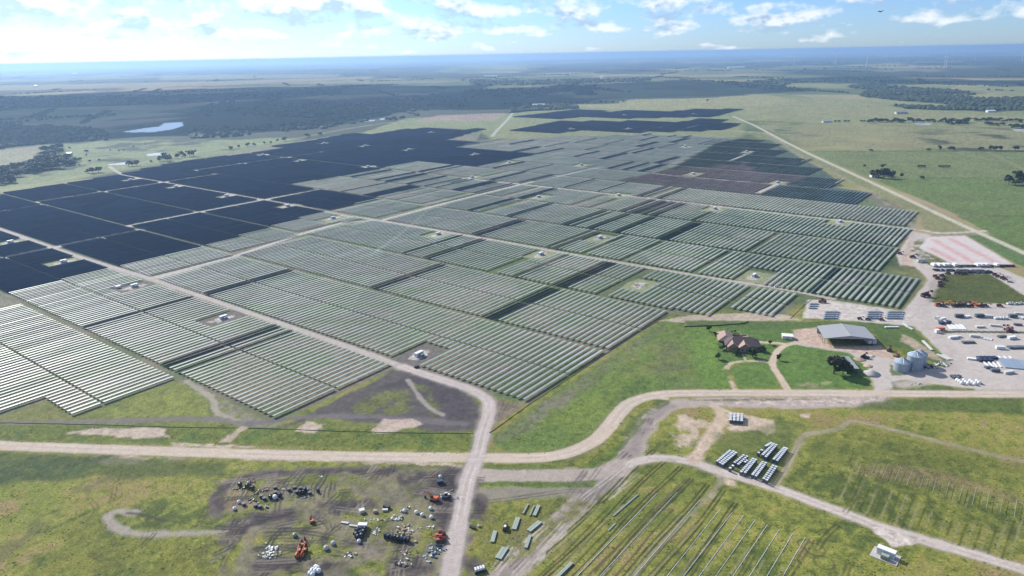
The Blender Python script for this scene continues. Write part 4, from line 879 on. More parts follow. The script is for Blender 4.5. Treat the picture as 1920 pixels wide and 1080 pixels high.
# far-off woods: one mass
def woodland():
    r = random.Random(5); V = []; FA = []
    def clump(p, s, h):
        o = len(V); n = 6
        V.append((p.x, p.y, h))
        for k, (rr, zz) in enumerate(((.55, .88), (1.0, .5), (.8, .05))):
            for i in range(n):
                t = 6.283 * i / n + k * .5 + r.uniform(-.3, .3); q = s * rr * r.uniform(.75, 1.25); V.append((p.x + q * math.cos(t), p.y + q * math.sin(t), h * zz * r.uniform(.85, 1.1)))
        for i in range(n):
            FA.append((o, o + 1 + i, o + 1 + (i + 1) % n))
            for k in (0, 1): a = o + 1 + k * n; FA.append((a + i, a + n + i, a + n + (i + 1) % n, a + (i + 1) % n))
    for q, n in zip(WOODS, (1500, 60, 1300, 500, 240, 500, 330, 1500, 500, 60, 1500, 400)):
        xs, ys = zip(*q)
        for _ in range(n):
            for _t in range(30):
                x = r.uniform(min(xs), max(xs)); y = r.uniform(min(ys), max(ys))
                if inpoly([x], [y], q)[0] and not (200 < x < 355 and 224 < y < 264): break
            else: continue
            p = at(x, y); d = p.length
            if TAB[int(abs(p.x) / 60) & 255, int(p.y / 60) & 255] < .25: continue
            s = r.uniform(4, 8) * (1 + d / 9000); clump(p, s, r.uniform(6, 11))
    # field hedges and wood edges scattered over the far plain
    for _ in range(220):
        a = r.uniform(-.66, .66); d = 1700 * math.exp(r.uniform(0, 2.3)); c = Vector((math.sin(a) * d, math.cos(a) * d, 0)); an = R(r.choice((20, 110, 110, 110, 65)))
        L = r.uniform(200, 900); n = int(L / 16)
        if a > .12 and d < 3900: continue
        if w2uv(c)[0] < 1650 and -1150 < w2uv(c)[1] < -60: continue
        for i in range(n):
            if r.random() < .3: continue
            if (c - at(285, 243)).length < 420: continue
            clump(c + Vector((math.cos(an), math.sin(an), 0)) * (i / n - .5) * L + Vector((r.gauss(0, 6), r.gauss(0, 6), 0)), r.uniform(5, 11), r.uniform(5, 10))
    me = bpy.data.meshes.new('woodland'); me.from_pydata(V, [], FA); me.materials.append(M['wood_far'])
    o = bpy.data.objects.new('woodland', me); COL.objects.link(o); tag(o, 'dark green far-off woods and hedges spread over the plain', 'woodland', kind='stuff')
M['wood_far'] = mat('far_foliage', (0.042, 0.060, 0.030), 0.8, 0, 0.45, 0.02, spec=.2, island=True)
woodland()
for v in TREES.values():
    for t in v:
        for c in list(t.children): bpy.data.objects.remove(c)
        bpy.data.objects.remove(t)

# ------------------------------------------------------------------ clouds whose shadows lie on the plain
def cloud(px, label, alt=1500.0, cell=55.0, thick=150.0, edge_soft=150.0):
    P = [(p.x + S.x / S.z * alt, p.y + S.y / S.z * alt) for p in (at(*q) for q in px)]
    xs, ys = zip(*P); gx = np.arange(min(xs) - 300, max(xs) + 300, cell); gy = np.arange(min(ys) - 300, max(ys) + 300, cell)
    if len(gx) * len(gy) > 60000:
        cell *= math.sqrt(len(gx) * len(gy) / 60000); gx = np.arange(min(xs) - 300, max(xs) + 300, cell); gy = np.arange(min(ys) - 300, max(ys) + 300, cell)
    XX, YY = np.meshgrid(gx, gy); x, y = XX.ravel(), YY.ravel(); d = np.full(x.size, 1e9)
    for (x0, y0), (x1, y1) in zip(P, P[1:] + P[:1]):
        dx, dy = x1 - x0, y1 - y0; t = np.clip(((x - x0) * dx + (y - y0) * dy) / (dx * dx + dy * dy), 0, 1); d = np.minimum(d, np.hypot(x - x0 - t * dx, y - y0 - t * dy))
    d = np.where(inpoly(x, y, P), d, -d)
    t = np.clip(d / edge_soft + (fbm(x, y, 420, 91, 4) - .5) * 4.2 + .45, 0, 1) * (.4 + fbm(x, y, 300, 95, 4))
    n1, n2 = XX.shape; ok = t > 0.001; ids = -np.ones(x.size, int); V = []; FA = []
    i = np.arange(n1 - 1)[:, None] * n2 + np.arange(n2 - 1)[None, :]; q = np.stack([i, i + 1, i + n2 + 1, i + n2], -1).reshape(-1, 4)
    q = q[ok[q].any(1)]; use = np.unique(q); ids[use] = np.arange(len(use)); n = len(use)
    top = np.stack([x[use], y[use], alt + t[use] * thick], 1); bot = np.stack([x[use], y[use], alt - t[use] * 40 - .5], 1)
    f = ids[q]; FA = np.concatenate([f, f[:, ::-1] + n]); me = bpy.data.meshes.new('cloud'); me.from_pydata(np.concatenate([top, bot]).tolist(), [], FA.tolist())
    me.materials.append(M['cloud']); me.polygons.foreach_set('use_smooth', [True] * len(FA)); o = bpy.data.objects.new('cloud', me); COL.objects.link(o); tag(o, kind='structure'); return o
cloud([(-500, 190), (0, 181), (250, 172), (460, 166), (700, 160), (880, 162), (940, 200), (930, 196), (850, 192), (760, 199), (690, 208), (600, 220), (520, 233), (420, 241), (300, 242), (150, 253), (0, 264), (-500, 305)], 'left')
cloud([(860, 182), (930, 166), (1100, 158), (1290, 150), (1420, 156), (1450, 170), (1290, 181), (1160, 184), (1120, 192), (1000, 196), (920, 200)], 'mid', edge_soft=120)
cloud([(1430, 151), (1600, 144), (1760, 150), (2100, 156), (2100, 160), (1700, 158), (1560, 156)], 'right', edge_soft=150)

# ------------------------------------------------------------------ farmyard: house, barn, shed, grain bins
def roof_quad(m, a, b, c, d, mi=0, th=.12):
    a, b, c, d = map(Vector, (a, b, c, d)); nrm = (b - a).cross(d - a).normalized()
    if nrm.z < 0: nrm = -nrm
    o = [p - nrm * th for p in (a, b, c, d)]
    m.add([a, b, c, d] + o, [(0, 1, 2, 3), (7, 6, 5, 4), (0, 4, 5, 1), (1, 5, 6, 2), (2, 6, 7, 3), (3, 7, 4, 0)], mi)
def gable(m, x0, x1, y0, y1, ze, zr, mi=0, along='y', hip=0.0, over=.5):
    x0 -= over; x1 += over; y0 -= over; y1 += over
    if along == 'y':
        xm = (x0 + x1) / 2; V = [(x0, y0, ze), (x1, y0, ze), (x1, y1, ze), (x0, y1, ze), (xm, y0 + hip, zr), (xm, y1 - hip, zr)]
        Fc = [(1, 2, 5, 4), (3, 0, 4, 5), (0, 1, 4), (2, 3, 5), (0, 3, 2, 1)]
    else:
        ym = (y0 + y1) / 2; V = [(x0, y0, ze), (x1, y0, ze), (x1, y1, ze), (x0, y1, ze), (x0 + hip, ym, zr), (x1 - hip, ym, zr)]
        Fc = [(0, 1, 5, 4), (2, 3, 4, 5), (1, 2, 5), (3, 0, 4), (0, 3, 2, 1)]
    m.add(V, Fc, mi)
def build_house():
    a, b = at(1361, 655), at(1425, 658); c = (a + b) / 2; rz = math.atan2(b.y - a.y, b.x - a.x); wdt = (b - a).length
    t = thing('ranch_house', 'tan brick ranch house with brown hipped roof and courtyard behind', 'house', c, rz)
    w = wdt / 2
    m = MB(); m.box(-w, w, 0, 13, -.2, 3.2); m.obj('wall', M['brick'], t)
    rf = MB(); gable(rf, -w, w, 0, 13, 3.2, 7.6, along='x', hip=6.5, over=.7); rf = rf.obj('roof', M['roof_brown'], t)
    MB().box(-1, .2, 8, 9.2, 5.5, 8.6).obj('chimney', M['brick'], rf)
    for x, hw, d in ((-w * .62, 3.3, 3.2), (.6, 3.6, 3.6)):
        g = MB(); g.box(x - hw, x + hw, -d, -.003, -.2, 3.2); g.add([(x - hw, -d, 3.2), (x + hw, -d, 3.2), (x, -d, 5.9)], [(0, 1, 2)])
        g.obj('gable_wall', M['brick'], t)
        g = MB(); roof_quad(g, (x - hw - .6, -d - .5, 3.05), (x, -d - .5, 6.15), (x, 4.5, 6.15), (x - hw - .6, 4.5, 3.05)); roof_quad(g, (x, -d - .5, 6.15), (x + hw + .6, -d - .5, 3.05), (x + hw + .6, 4.5, 3.05), (x, 4.5, 6.15))
        g.obj('gable_roof', M['roof_tan'], t)
        for wx in (-1.3, 1.3):
            wn = MB().box(x + wx - .6, x + wx + .6, -d - .06, -d - .003, .8, 2.4).obj('window', M['offwhite'], t)
            MB().box(x + wx - .5, x + wx + .5, -d - .09, -d - .063, .9, 2.3).obj('pane', M['glass'], wn)
    for x in (w * .5, w * .72, w * .9):
        wn = MB().box(x - .7, x + .7, -.06, -.003, .8, 2.4).obj('window', M['offwhite'], t); MB().box(x - .6, x + .6, -.09, -.063, .9, 2.3).obj('pane', M['glass'], wn)
    MB().box(w * .3, w * .3 + 1.2, -.08, -.003, 0, 2.2).obj('door', M['wood'], t)
    m = MB(); m.box(-w - 4, -w + 6, 13.003, 24, -.2, 3.0); m.obj('wing_wall', M['brick'], t)
    rf = MB(); gable(rf, -w - 4, -w + 6, 9, 24, 3.0, 6.2, along='y', hip=3.5, over=.6); rf.obj('wing_roof', M['roof_tan'], t)
    cw = MB()
    cw.box(-w + 6.1, w * .52, 25, 25.4, 0, 2.0); cw.box(w * .5, w * .52 + .4, 13.1, 24.9, 0, 2.0); cw.box(-w - 3, -w + 6.1, 25, 25.4, 0, 2.0)
    cw.obj('courtyard_wall', M['roof_tan'], t)
    MB().box(w * .2, w * .5, 14, 20, -.2, 2.9, top=.96).obj('porch_roof', M['roof_tan'], t)
build_house()
def build_barn():
    z = 5.4; FL, FR, RL, RR = (at(x, y, z) for x, y in ((1545.5, 634.5), (1643.5, 636), (1531.5, 611), (1621, 612.5)))
    t = thing('open_barn', 'huge open sided barn with low grey metal roof and white trucks beneath', 'barn', (0, 0, 0))
    mF, mR = (FL + FR) / 2 + Vector((0, 0, 2.2)), (RL + RR) / 2 + Vector((0, 0, 2.2))
    r = MB(); roof_quad(r, FL, mF, mR, RL, th=.25); roof_quad(r, mF, FR, RR, mR, th=.25); r = r.obj('roof', M['metal_roof'], t)
    rc = MB(); rc.rod(mF + Vector((0, 0, .06)), mR + Vector((0, 0, .06)), .22, n=6); rc.obj('ridge_cap', M['metal_roof'], r)
    tr = MB()
    tr.add([FL, FR, mF], [(0, 1, 2)], 0, Matrix.Translation((0, .5, -.3)))
    tr.obj('gable_panel', M['metal_roof'], t)
    for A, B in ((FL, RL), (FR, RR)):
        for k in range(5):
            p = A.lerp(B, k / 4 * .96 + .02); p = p + ((FR + RL) / 2 - p).normalized() * .6
            MB().box(p.x - .16, p.x + .16, p.y - .16, p.y + .16, 0, z - .3).obj('post', M['steel'], t)
    for k in range(1, 4):
        p = RL.lerp(RR, k / 4); MB().box(p.x - .16, p.x + .16, p.y - .6, p.y - .3, 0, z + .4).obj('post', M['steel'], t)
    c = RL.lerp(RR, .5); bw = MB(); d = (RR - RL).normalized(); n = Vector((-d.y, d.x, 0))
    for q in (RL,): pass
    a, b = RL.lerp(RR, .02) - n * .6, RL.lerp(RR, .98) - n * .6
    bw.add([(a.x, a.y, 0), (b.x, b.y, 0), (b.x, b.y, z - .4), (a.x, a.y, z - .4), (a.x - n.x * .2, a.y - n.y * .2, 0), (b.x - n.x * .2, b.y - n.y * .2, 0), (b.x - n.x * .2, b.y - n.y * .2, z - .4), (a.x - n.x * .2, a.y - n.y * .2, z - .4)],
           [(3, 2, 1, 0), (4, 5, 6, 7), (0, 1, 5, 4), (2, 3, 7, 6), (1, 2, 6, 5), (3, 0, 4, 7)])
    bw.obj('rear_wall', M['metal_roof'], t)
build_barn()
def build_shed():
    z = 4.0; A, B, Cc, D = (at(x, y, zz) for x, y, zz in ((1574, 667.5, 4.4), (1591, 668, 3.6), (1612, 691.5, 3.6), (1588, 690, 4.4)))
    t = thing('lean_to_shed', 'small shed with slanted grey tin roof beside the tall spreading tree', 'shed')
    r = MB(); roof_quad(r, A, B, Cc, D, th=.12); r.obj('roof', M['metal_roof'], t)
    ctr = (A + B + Cc + D) / 4
    ins = [p + (ctr - p) * .07 for p in (A, B, Cc, D)]
    for nm, (p, q) in (('side_wall', (ins[0], ins[3])), ('end_wall', (ins[0], ins[1]))):
        d = (q - p); d.z = 0; n = Vector((-d.y, d.x, 0)).normalized() * .1
        m = MB(); m.add([(p.x, p.y, 0), (q.x, q.y, 0), (q.x, q.y, q.z - .2), (p.x, p.y, p.z - .2), (p.x + n.x, p.y + n.y, 0), (q.x + n.x, q.y + n.y, 0), (q.x + n.x, q.y + n.y, q.z - .2), (p.x + n.x, p.y + n.y, p.z - .2)],
               [(0, 1, 2, 3), (7, 6, 5, 4), (0, 4, 5, 1), (3, 2, 6, 7), (1, 5, 6, 2), (0, 3, 7, 4)]); m.obj(nm, M['metal_roof'], t)
    for k in range(4):
        p = ins[1].lerp(ins[2], k / 3); MB().box(p.x - .1, p.x + .1, p.y - .1, p.y + .1, 0, p.z - .15).obj('post', M['steel'], t)
build_shed()
def grain_bin(px, py, rad, eave, label):
    t = thing('grain_bin', label, 'grain bin', at(px, py), random.uniform(0, 6))
    m = MB(); pr = []
    n = int(eave / .8)
    for k in range(n): z = k * eave / n; pr += [(rad, z), (rad - .05, z + eave / n * .5)]
    pr += [(rad, eave)]; m.lathe(pr, 32); m.obj('barrel', M['bin'], t)
    m = MB(); m.lathe([(rad + .18, eave), (rad + .18, eave + .06), (.7, eave + rad * .52), (.7, eave + rad * .52 + .5), (.2, eave + rad * .52 + .75)], 32); rf = m.obj('roof', M['bin'], t)
    for k in range(0, 32, 2):
        a = 2 * math.pi * k / 32; MB().rod(((rad + .1) * math.cos(a), (rad + .1) * math.sin(a), eave + .12), (.8 * math.cos(a), .8 * math.sin(a), eave + rad * .52), .05, n=4).obj('roof_rib', M['bin'], rf)
    MB().box(-.6, .6, -rad - .1, -rad + .2, .3, 2.3).obj('door', M['offwhite'], t)
    lad = MB()
    for s in (-.25, .25): lad.rod((s + 1.6, -rad * .95, .2), (s + 1.6, -rad * .95, eave), .05, n=4)
    lad.obj('ladder', M['steel'], t)
grain_bin(1690, 694, 4.9, 6.0, 'shorter zinc grain bin at the left of the three bins')
grain_bin(1713, 691, 4.8, 9.6, 'tallest zinc grain bin in the middle of the three bins')
grain_bin(1722, 683, 4.5, 7.6, 'grain bin half hidden behind the tallest bin')

# ------------------------------------------------------------------ vehicles, machines and stores
def wheel(t, x, y, r, w=.3):
    o = MB().rod((x, y - w / 2, r), (x, y + w / 2, r), r, n=12).obj('wheel', M['rubber'], t)
    MB().rod((x, y - w / 2 - .02, r), (x, y + w / 2 + .02, r), r * .5, n=8).obj('rim', M['steel'], o)
def wheels(t, xs, hw, r, w=.3):
    for x in xs:
        for s in (-1, 1): wheel(t, x, s * (hw - w / 2), r, w)
def car(body, label, loc=(0, 0, 0), rz=0, group=None, pickup=False):
    t = thing('parked_car', label, 'car', loc, rz, group)
    m = MB(); m.box(-2.5, 2.5, -.95, .95, .45, 1.0, top=.97); m.box(-2.45, -1.2 if not pickup else -.6, -.9, .9, 1.0, 1.12)
    m.obj('body', M[body], t)
    c = MB(); c.box(-2.2 if not pickup else -.5, 1.1, -.85, .85, 1.12, 1.75, top=.84); c.obj('cabin', M['glass'], t)
    r = MB(); r.box(-1.9 if not pickup else -.35, .9, -.74, .74, 1.752, 1.80); r.obj('roof', M[body], t)
    h = MB(); h.box(1.15, 2.48, -.88, .88, 1.0, 1.12, top=.94); h.obj('bonnet', M[body], t)
    if pickup:
        for s in (-1, 1): MB().box(-2.5, -.5, s * .95 - .06, s * .95 + .06, 1.0, 1.35).obj('bed_side', M[body], t)
    wheels(t, (-1.5, 1.5), .97, .38); return t
def truck(body, label, loc=(0, 0, 0), rz=0, group=None):
    t = thing('box_truck', label, 'truck', loc, rz, group)
    MB().box(-3.6, 3.4, -.5, .5, .6, .9).obj('chassis', M['black'], t)
    MB().box(-3.6, 1.4, -1.2, 1.2, .95, 3.3).obj('cargo_box', M[body], t)
    m = MB(); m.box(1.6, 3.4, -1.1, 1.1, .6, 2.5, top=.85); m.obj('cab', M[body], t)
    MB().box(3.0, 3.42, -.95, .95, 1.6, 2.2, top=.9).obj('windscreen', M['glass'], t); wheels(t, (-2.6, 2.5), 1.2, .5); return t
def telehandler(col, label, loc=(0, 0, 0), rz=0, group=None, up=0.15):
    t = thing('telehandler', label, 'telehandler', loc, rz, group)
    m = MB(); m.box(-2.6, 2.2, -.75, .75, .6, 1.35, top=.92); m.box(-2.5, -.4, .1, .9, 1.35, 1.8); m.obj('body', M[col], t)
    c = MB(); c.box(-.9, .7, -1.05, -.15, 1.3, 2.7, top=.86); c.obj('cab', M['glass'], t); MB().box(-.85, .6, -1.0, -.2, 2.7, 2.8).obj('cab_roof', M[col], t)
    b = MB(); b.rod((-2.3, .2, 2.0), (3.6, .2, 2.0 + 5.9 * up), .24, .18, 6); b = b.obj('boom', M[col], t)
    z = 2.0 + 5.9 * up; f = MB(); f.box(3.5, 3.7, -.5, .9, z - 1.0, z + .1)
    for y in (-.2, .55): f.box(3.7, 4.9, y - .06, y + .06, z - 1.0, z - .92)
    f.obj('fork', M['black'], b); wheels(t, (-1.7, 1.6), 1.15, .62, .45); return t
def excavator(col, label, loc=(0, 0, 0), rz=0, group=None, size=1.0):
    t = thing('excavator', label, 'excavator', loc, rz, group)
    for s in (-1, 1):
        MB().box(-1.9, 1.9, s * 1.1 - .3, s * 1.1 + .3, 0, .8, top=.9).obj('crawler', M['rubber'], t)
    m = MB(); m.box(-2.1, 1.4, -1.2, 1.2, 1.0, 2.0, top=.95); m.box(-2.2, -1.0, -1.1, 1.1, 2.0, 2.35); m.obj('body', M[col], t)
    MB().box(.1, 1.5, .15, 1.15, 2.0, 3.1, top=.85).obj('cab', M['glass'], t)
    b = MB(); b.rod((1.0, -.4, 1.9), (3.6, -.4, 4.0), .28, .24, 6); b = b.obj('boom', M[col], t)
    MB().rod((3.6, -.4, 4.0), (5.2, -.4, 1.4), .22, .16, 6).obj('stick', M[col], b); MB().box(4.7, 5.6, -.9, .1, .2, 1.3, top=.7).obj('bucket', M['black'], b)
    t.scale = (size,) * 3; return t
def container(col, label, loc=(0, 0, 0), rz=0, group=None, L=6.0, H=2.6):
    t = thing('shipping_container', label, 'container', loc, rz, group)
    m = MB(); n = int(L / .35)
    m.box(-L / 2, L / 2, -1.2, 1.2, .1, H)
    for k in range(n):
        x = -L / 2 + .15 + k * (L - .3) / n
        for s in (-1, 1): m.box(x, x + .16, s * 1.2 - .003 if s > 0 else -1.24, 1.24 if s > 0 else -1.197, .25, H - .15)
    m.obj('body', M[col], t)
    for y in (-.58, .58): MB().box(L / 2 + .003, L / 2 + .06, y - .55, y + .55, .2, H - .1).obj('door', M[col], t)
    return t
def simple(name, cat, label, mb, m, loc, rz=0, group=None, smooth=False):
    o = mb.obj(name, M[m] if isinstance(m, str) else [M[x] for x in m], None, smooth); o.location = loc; o.rotation_euler = (0, 0, rz); return tag(o, label, cat, group)
def ang(a, b): p, q = at(*a), at(*b); return math.atan2(q.y - p.y, q.x - p.x)

# wrapped cartons on pallets in the field store
def pallet_stack(label, loc, rz, group, h=2.3, w=1.15, bodym='grey', topm='film'):
    t = thing('carton_stack', label, 'carton stack', loc, rz, group)
    p = MB()
    for y in (-w / 2 + .08, 0, w / 2 - .08): p.box(-w / 2, w / 2, y - .06, y + .06, 0, .12)
    p.obj('pallet', M['wood'], t); m = MB(); m.box(-w / 2, w / 2, -w / 2, w / 2, .12, h - .25); m.obj('carton', M[bodym], t)
    c = MB(); c.box(-w / 2 - .03, w / 2 + .03, -w / 2 - .03, w / 2 + .03, h - .247, h, top=.96); c.obj('cover', M[topm], t); return t
X8 = lambda x, y: (1330 + x / 9.818, 810 + y / 9.818)
ps0 = None
STK = [((150, 530), (375, 340), 9, 'leftmost column of the left triple carton rows'), ((200, 560), (440, 355), 9, 'middle column of the left triple carton rows'), ((245, 585), (488, 378), 9, 'right column of the left triple carton rows'),
       ((470, 555), (628, 425), 6, 'left column of the short double carton rows'), ((535, 585), (692, 445), 6, 'right column of the short double carton rows'), ((660, 548), (692, 522), 2, 'pair of cartons right of the short double rows'), ((385, 658), (432, 617), 2, 'pair of cartons alone nearest the gravel road'),
       ((590, 725), (802, 490), 9, 'left column of the second double carton rows'), ((660, 738), (852, 505), 9, 'right column of the second double carton rows'), ((800, 775), (980, 550), 9, 'left column of the third double carton rows'), ((860, 800), (1037, 565), 9, 'right column of the third double carton rows'),
       ((1005, 850), (1172, 615), 8, 'left column of the last front carton rows'), ((1060, 878), (1227, 635), 8, 'right column of the last front carton rows'), ((1045, 250), (1138, 198), 4, 'short left column of the rear carton rows'), ((910, 378), (962, 330), 2, 'pair of cartons left of the rear rows'),
       ((985, 410), (1182, 215), 9, 'middle column of the rear carton rows'), ((1042, 448), (1232, 235), 9, 'right column of the rear triple carton rows'), ((1190, 492), (1378, 285), 9, 'left column of the rear right carton rows'), ((1250, 518), (1422, 300), 9, 'right column of the rear right carton rows')]
for a, b, n, d in STK:
    rz = ang(X8(*a), X8(*b))
    for k in range(n):
        f = k / max(1, n - 1); q = at(*X8(a[0] + (b[0] - a[0]) * f, a[1] + (b[1] - a[1]) * f), 2.2); q = Vector((q.x, q.y, 0)); lab = f'white topped carton stack, {d}'
        if ps0 is None: ps0 = pallet_stack(lab, q, rz, d)
        else: dup(ps0, q, rz, lab, d)
for i in range(4):
    for j in range(5):
        f, g = i / 3, j / 4; q = at(1200 + (905 + 112 * f + 4 * g) / 5.333, 740 + (248 + 8 * f - 62 * g) / 5.333, 2.2)
        dup(ps0, (q.x, q.y, 0), 0.1, 'white topped carton stack in the tight square block on bare sand', 'square block of cartons on bare sand', (1.15, 1.15, 1))

# cable reels and bulk bags in the muddy corner
def reel(label, loc, rz, lying, group, col='navy', r=1.05):
    t = thing('cable_reel', label, 'cable reel', loc, rz, group)
    w = .62
    def rod(a, b, rad, n=16): return MB().rod(a, b, rad, n=n)
    if lying:
        for z in (.0, 2 * w): rod((0, 0, z), (0, 0, z + .09), r).obj('flange', M['black'], t)
        rod((0, 0, .093), (0, 0, 2 * w - .003), r * .86).obj('cable', M[col], t)
        rod((0, 0, 2 * w + .093), (0, 0, 2 * w + .13), r * .25, 10).obj('hub', M['wood'], t)
    else:
        for y in (-w, w - .09): rod((0, y, r), (0, y + .09, r), r).obj('flange', M['black'], t)
        rod((0, -w + .093, r), (0, w - .093, r), r * .86).obj('cable', M[col], t)
        for y in (-w - .04, w + .003): rod((0, y, r), (0, y + .037, r), r * .25, 10).obj('hub', M['wood'], t)
    return t
def bag(label, loc, group=None, s=1.0, m='white'):
    r = random.Random(str(loc)); t = thing('bulk_bag', label, 'bulk bag', loc, r.uniform(0, 3), group)
    m_ = MB(); m_.lathe([(.62 * s, 0), (.82 * s, .2 * s), (.86 * s, .7 * s), (.74 * s, 1.15 * s), (.35 * s, 1.32 * s)], 12); o = m_.obj('sack', M[m], t, True)
    k = MB(); k.rod((0, 0, 1.3 * s), (.08, .05, 1.55 * s), .16 * s, .26 * s, 8); k.obj('neck', M[m], t)
    for sx, sy in ((.5, .5), (-.5, .5), (.5, -.5), (-.5, -.5)): MB().rod((sx * s, sy * s, 1.1 * s), (sx * .5 * s, sy * .5 * s, 1.55 * s), .04, n=4).obj('loop', M[m], t)
    return t
X5b = lambda x, y: (420 + x / 8, 880 + y / 8)
G1 = 'dark cable reels at the left end of the mud'
reels = {}
def put_reel(p, lying, lab, grp, col='navy', s=1.0):
    q = at(*p); rz = random.uniform(0, 3.1)
    if (lying, col) not in reels:
        reels[(lying, col)] = reel(lab, q, rz, lying, grp, col); reels[(lying, col)].scale = (s,) * 3
    else: dup(reels[(lying, col)], q, rz, lab, grp, s)
for x, y in ((240, 250), (350, 270), (432, 305)): put_reel(X5b(x, y), False, 'dark cable reel of the three in the upper left mud', 'three reels in the upper left mud')
for x, y in ((770, 290), (770, 365), (838, 412), (700, 438)): put_reel(X5b(x, y), x == 770, 'dark cable reel around the white bag in the mud', 'reels around the white bag')
for x, y in ((975, 320), (1062, 290)): put_reel(X5b(x, y), True, 'brownish cable reel left of the dense reel bunch', 'two reels left of the bunch')
for x, y in ((1150, 300), (1095, 355), (1140, 372), (1190, 368), (1255, 325), (1290, 370), (1215, 330)): put_reel(X5b(x, y), random.random() < .4, 'dark blue cable reel in the dense upper bunch', 'dense upper bunch of reels')
put_reel(X5b(1412, 345), False, 'single cable reel right of the dense upper bunch', None)
for x, y in ((475, 560), (545, 575), (610, 455), (560, 420), (300, 540)): put_reel(X5b(x, y), True, 'toppled black reel in the heap at the left mud end', 'toppled reels at the left mud end')
X6 = lambda x, y: (640 + x / 5.4, 880 + y / 5.4)
for k in range(8): put_reel(X6(445 + k * 33, 690 + k * 6), False, 'navy cable reel in the straight row beside pale debris', 'straight row of navy reels', 'navy', 1.1)
put_reel(X6(460, 672), True, 'navy reel lying at the left end of the straight row', None)
for x, y in ((160, 640), (195, 625), (150, 675), (190, 665), (225, 650), (165, 700), (205, 690), (235, 620)): put_reel(X6(x, y), False, 'navy cable reel in the bunch below the white box', 'bunch of reels below the white box', 'navy', 1.1)
def put_bag(p, lab, grp=None, s=1.3, m='white'): bag(lab, at(*p), grp, s * .82, m)
put_bag(X5b(370, 215), 'cream bulk bag beside the upper left reels', None, 1.2, 'offwhite'); put_bag(X5b(225, 505), 'white bulk bag left of the toppled black reels'); put_bag(X5b(160, 605), 'leftmost white bulk bag in the mud', None, 1.3); put_bag(X5b(768, 440), 'bright white bulk bag among the dark reels', None, 1.7)
for (x, y), lab in zip(((905, 405), (760, 445), (820, 470), (912, 495), (1003, 85), (180, 740), (640, 430)), ('uppermost of the four white bags near the vertical road', 'leftmost of the four white bags near the vertical road', 'second from left of the four white bags near the road', 'lowest of the four white bags near the vertical road', 'white bag beside the dark box at the top of the mud', 'small white bag below the navy reel bunch', 'grey white bag left of the four white bags')): put_bag(X6(x, y), lab)
X7b = lambda x, y: (430 + x / 8, 980 + y / 8)
for x, y in ((1215, 780), (1250, 735), (1300, 690), (1290, 745), (1345, 745), (1325, 705), (1250, 800)): put_bag(X7b(x, y), 'plump white bag in the heap at the bottom edge', 'heap of white bags at the bottom edge', 1.5)
put_bag(X7b(1455, 400), 'grey topped bag with dark shadow left of the rut', None, 1.6, 'offwhite'); put_bag(X7b(1558, 325), 'off white bag right of the curving rut', None, 1.4, 'offwhite'); put_bag(X7b(985, 205), 'dull tank shaped bag above the orange machine', None, 1.5, 'bundle')
# boxes, beams, debris
def box_thing(name, cat, lab, p, rz, dims, m, lid=None):
    t = thing(name, lab, cat, at(*p), rz); x, y, z = dims
    MB().box(-x / 2, x / 2, -y / 2, y / 2, .15, z).obj('body', M[m], t); MB().box(-x / 2 - .05, x / 2 + .05, -y / 2 - .05, y / 2 + .05, z + .003, z + .12).obj('lid', M[lid or m], t)
    r = MB()
    for s in (-1, 1): r.box(-x / 2, x / 2, s * y * .35 - .08, s * y * .35 + .08, 0, .147)
    r.obj('skid', M['wood'], t); return t
rz6 = lambda a, b: ang(X6(*a), X6(*b))
box_thing('storage_box', 'storage box', 'long white box above the navy reel bunch', X6(218, 590), rz6((180, 590), (260, 592)), (4.0, 2.0, 1.9), 'white')
box_thing('storage_box', 'storage box', 'pale crate alone in the grass left of the mud track', X6(210, 435), .5, (2.4, 2.0, 1.5), 'offwhite'); box_thing('storage_box', 'storage box', 'dark chest in the mud beside the white bag', X6(1000, 140), .3, (3.0, 2.2, 1.6), 'navy'); box_thing('storage_box', 'storage box', 'small brownish crate right of the pale crate', X6(342, 435), .2, (1.6, 1.3, 1.1), 'wood'); box_thing('storage_box', 'storage box', 'black low bin with pointed end by the mud track', X6(460, 390), -.5, (3.2, 1.6, 1.3), 'black'); box_thing('storage_box', 'storage box', 'grey low box below the black bin', X6(445, 420), 0, (2.4, 1.2, .8), 'offwhite')
def beam(a, b, w, h, lab, grp=None, m='bundle', n=4, name='steel_beam_bundle'):
    p, q = at(*a), at(*b); L = (q - p).length; t = thing(name, lab, 'beam bundle', (p + q) / 2, math.atan2(q.y - p.y, q.x - p.x), grp)
    for k in range(n):
        y = -w / 2 + w * (k + .5) / n; MB().box(-L / 2, L / 2, y - w / n * .42, y + w / n * .42, .14, h - (k % 2) * .06).obj('beam', M[m], t)
    for x in (-L * .35, L * .35): MB().box(x - .1, x + .1, -w / 2, w / 2, 0, .137).obj('bearer', M['wood'], t)
beam(X6(0, 540), X6(75, 552), 1.2, .6, 'left pale beam bundle leading to the white box', m='offwhite'); beam(X6(80, 572), X6(170, 583), 1.0, .6, 'right pale beam bundle touching the white box', m='offwhite')
X9 = lambda x, y: (860 + x / 6.75, 920 + y / 6.75)
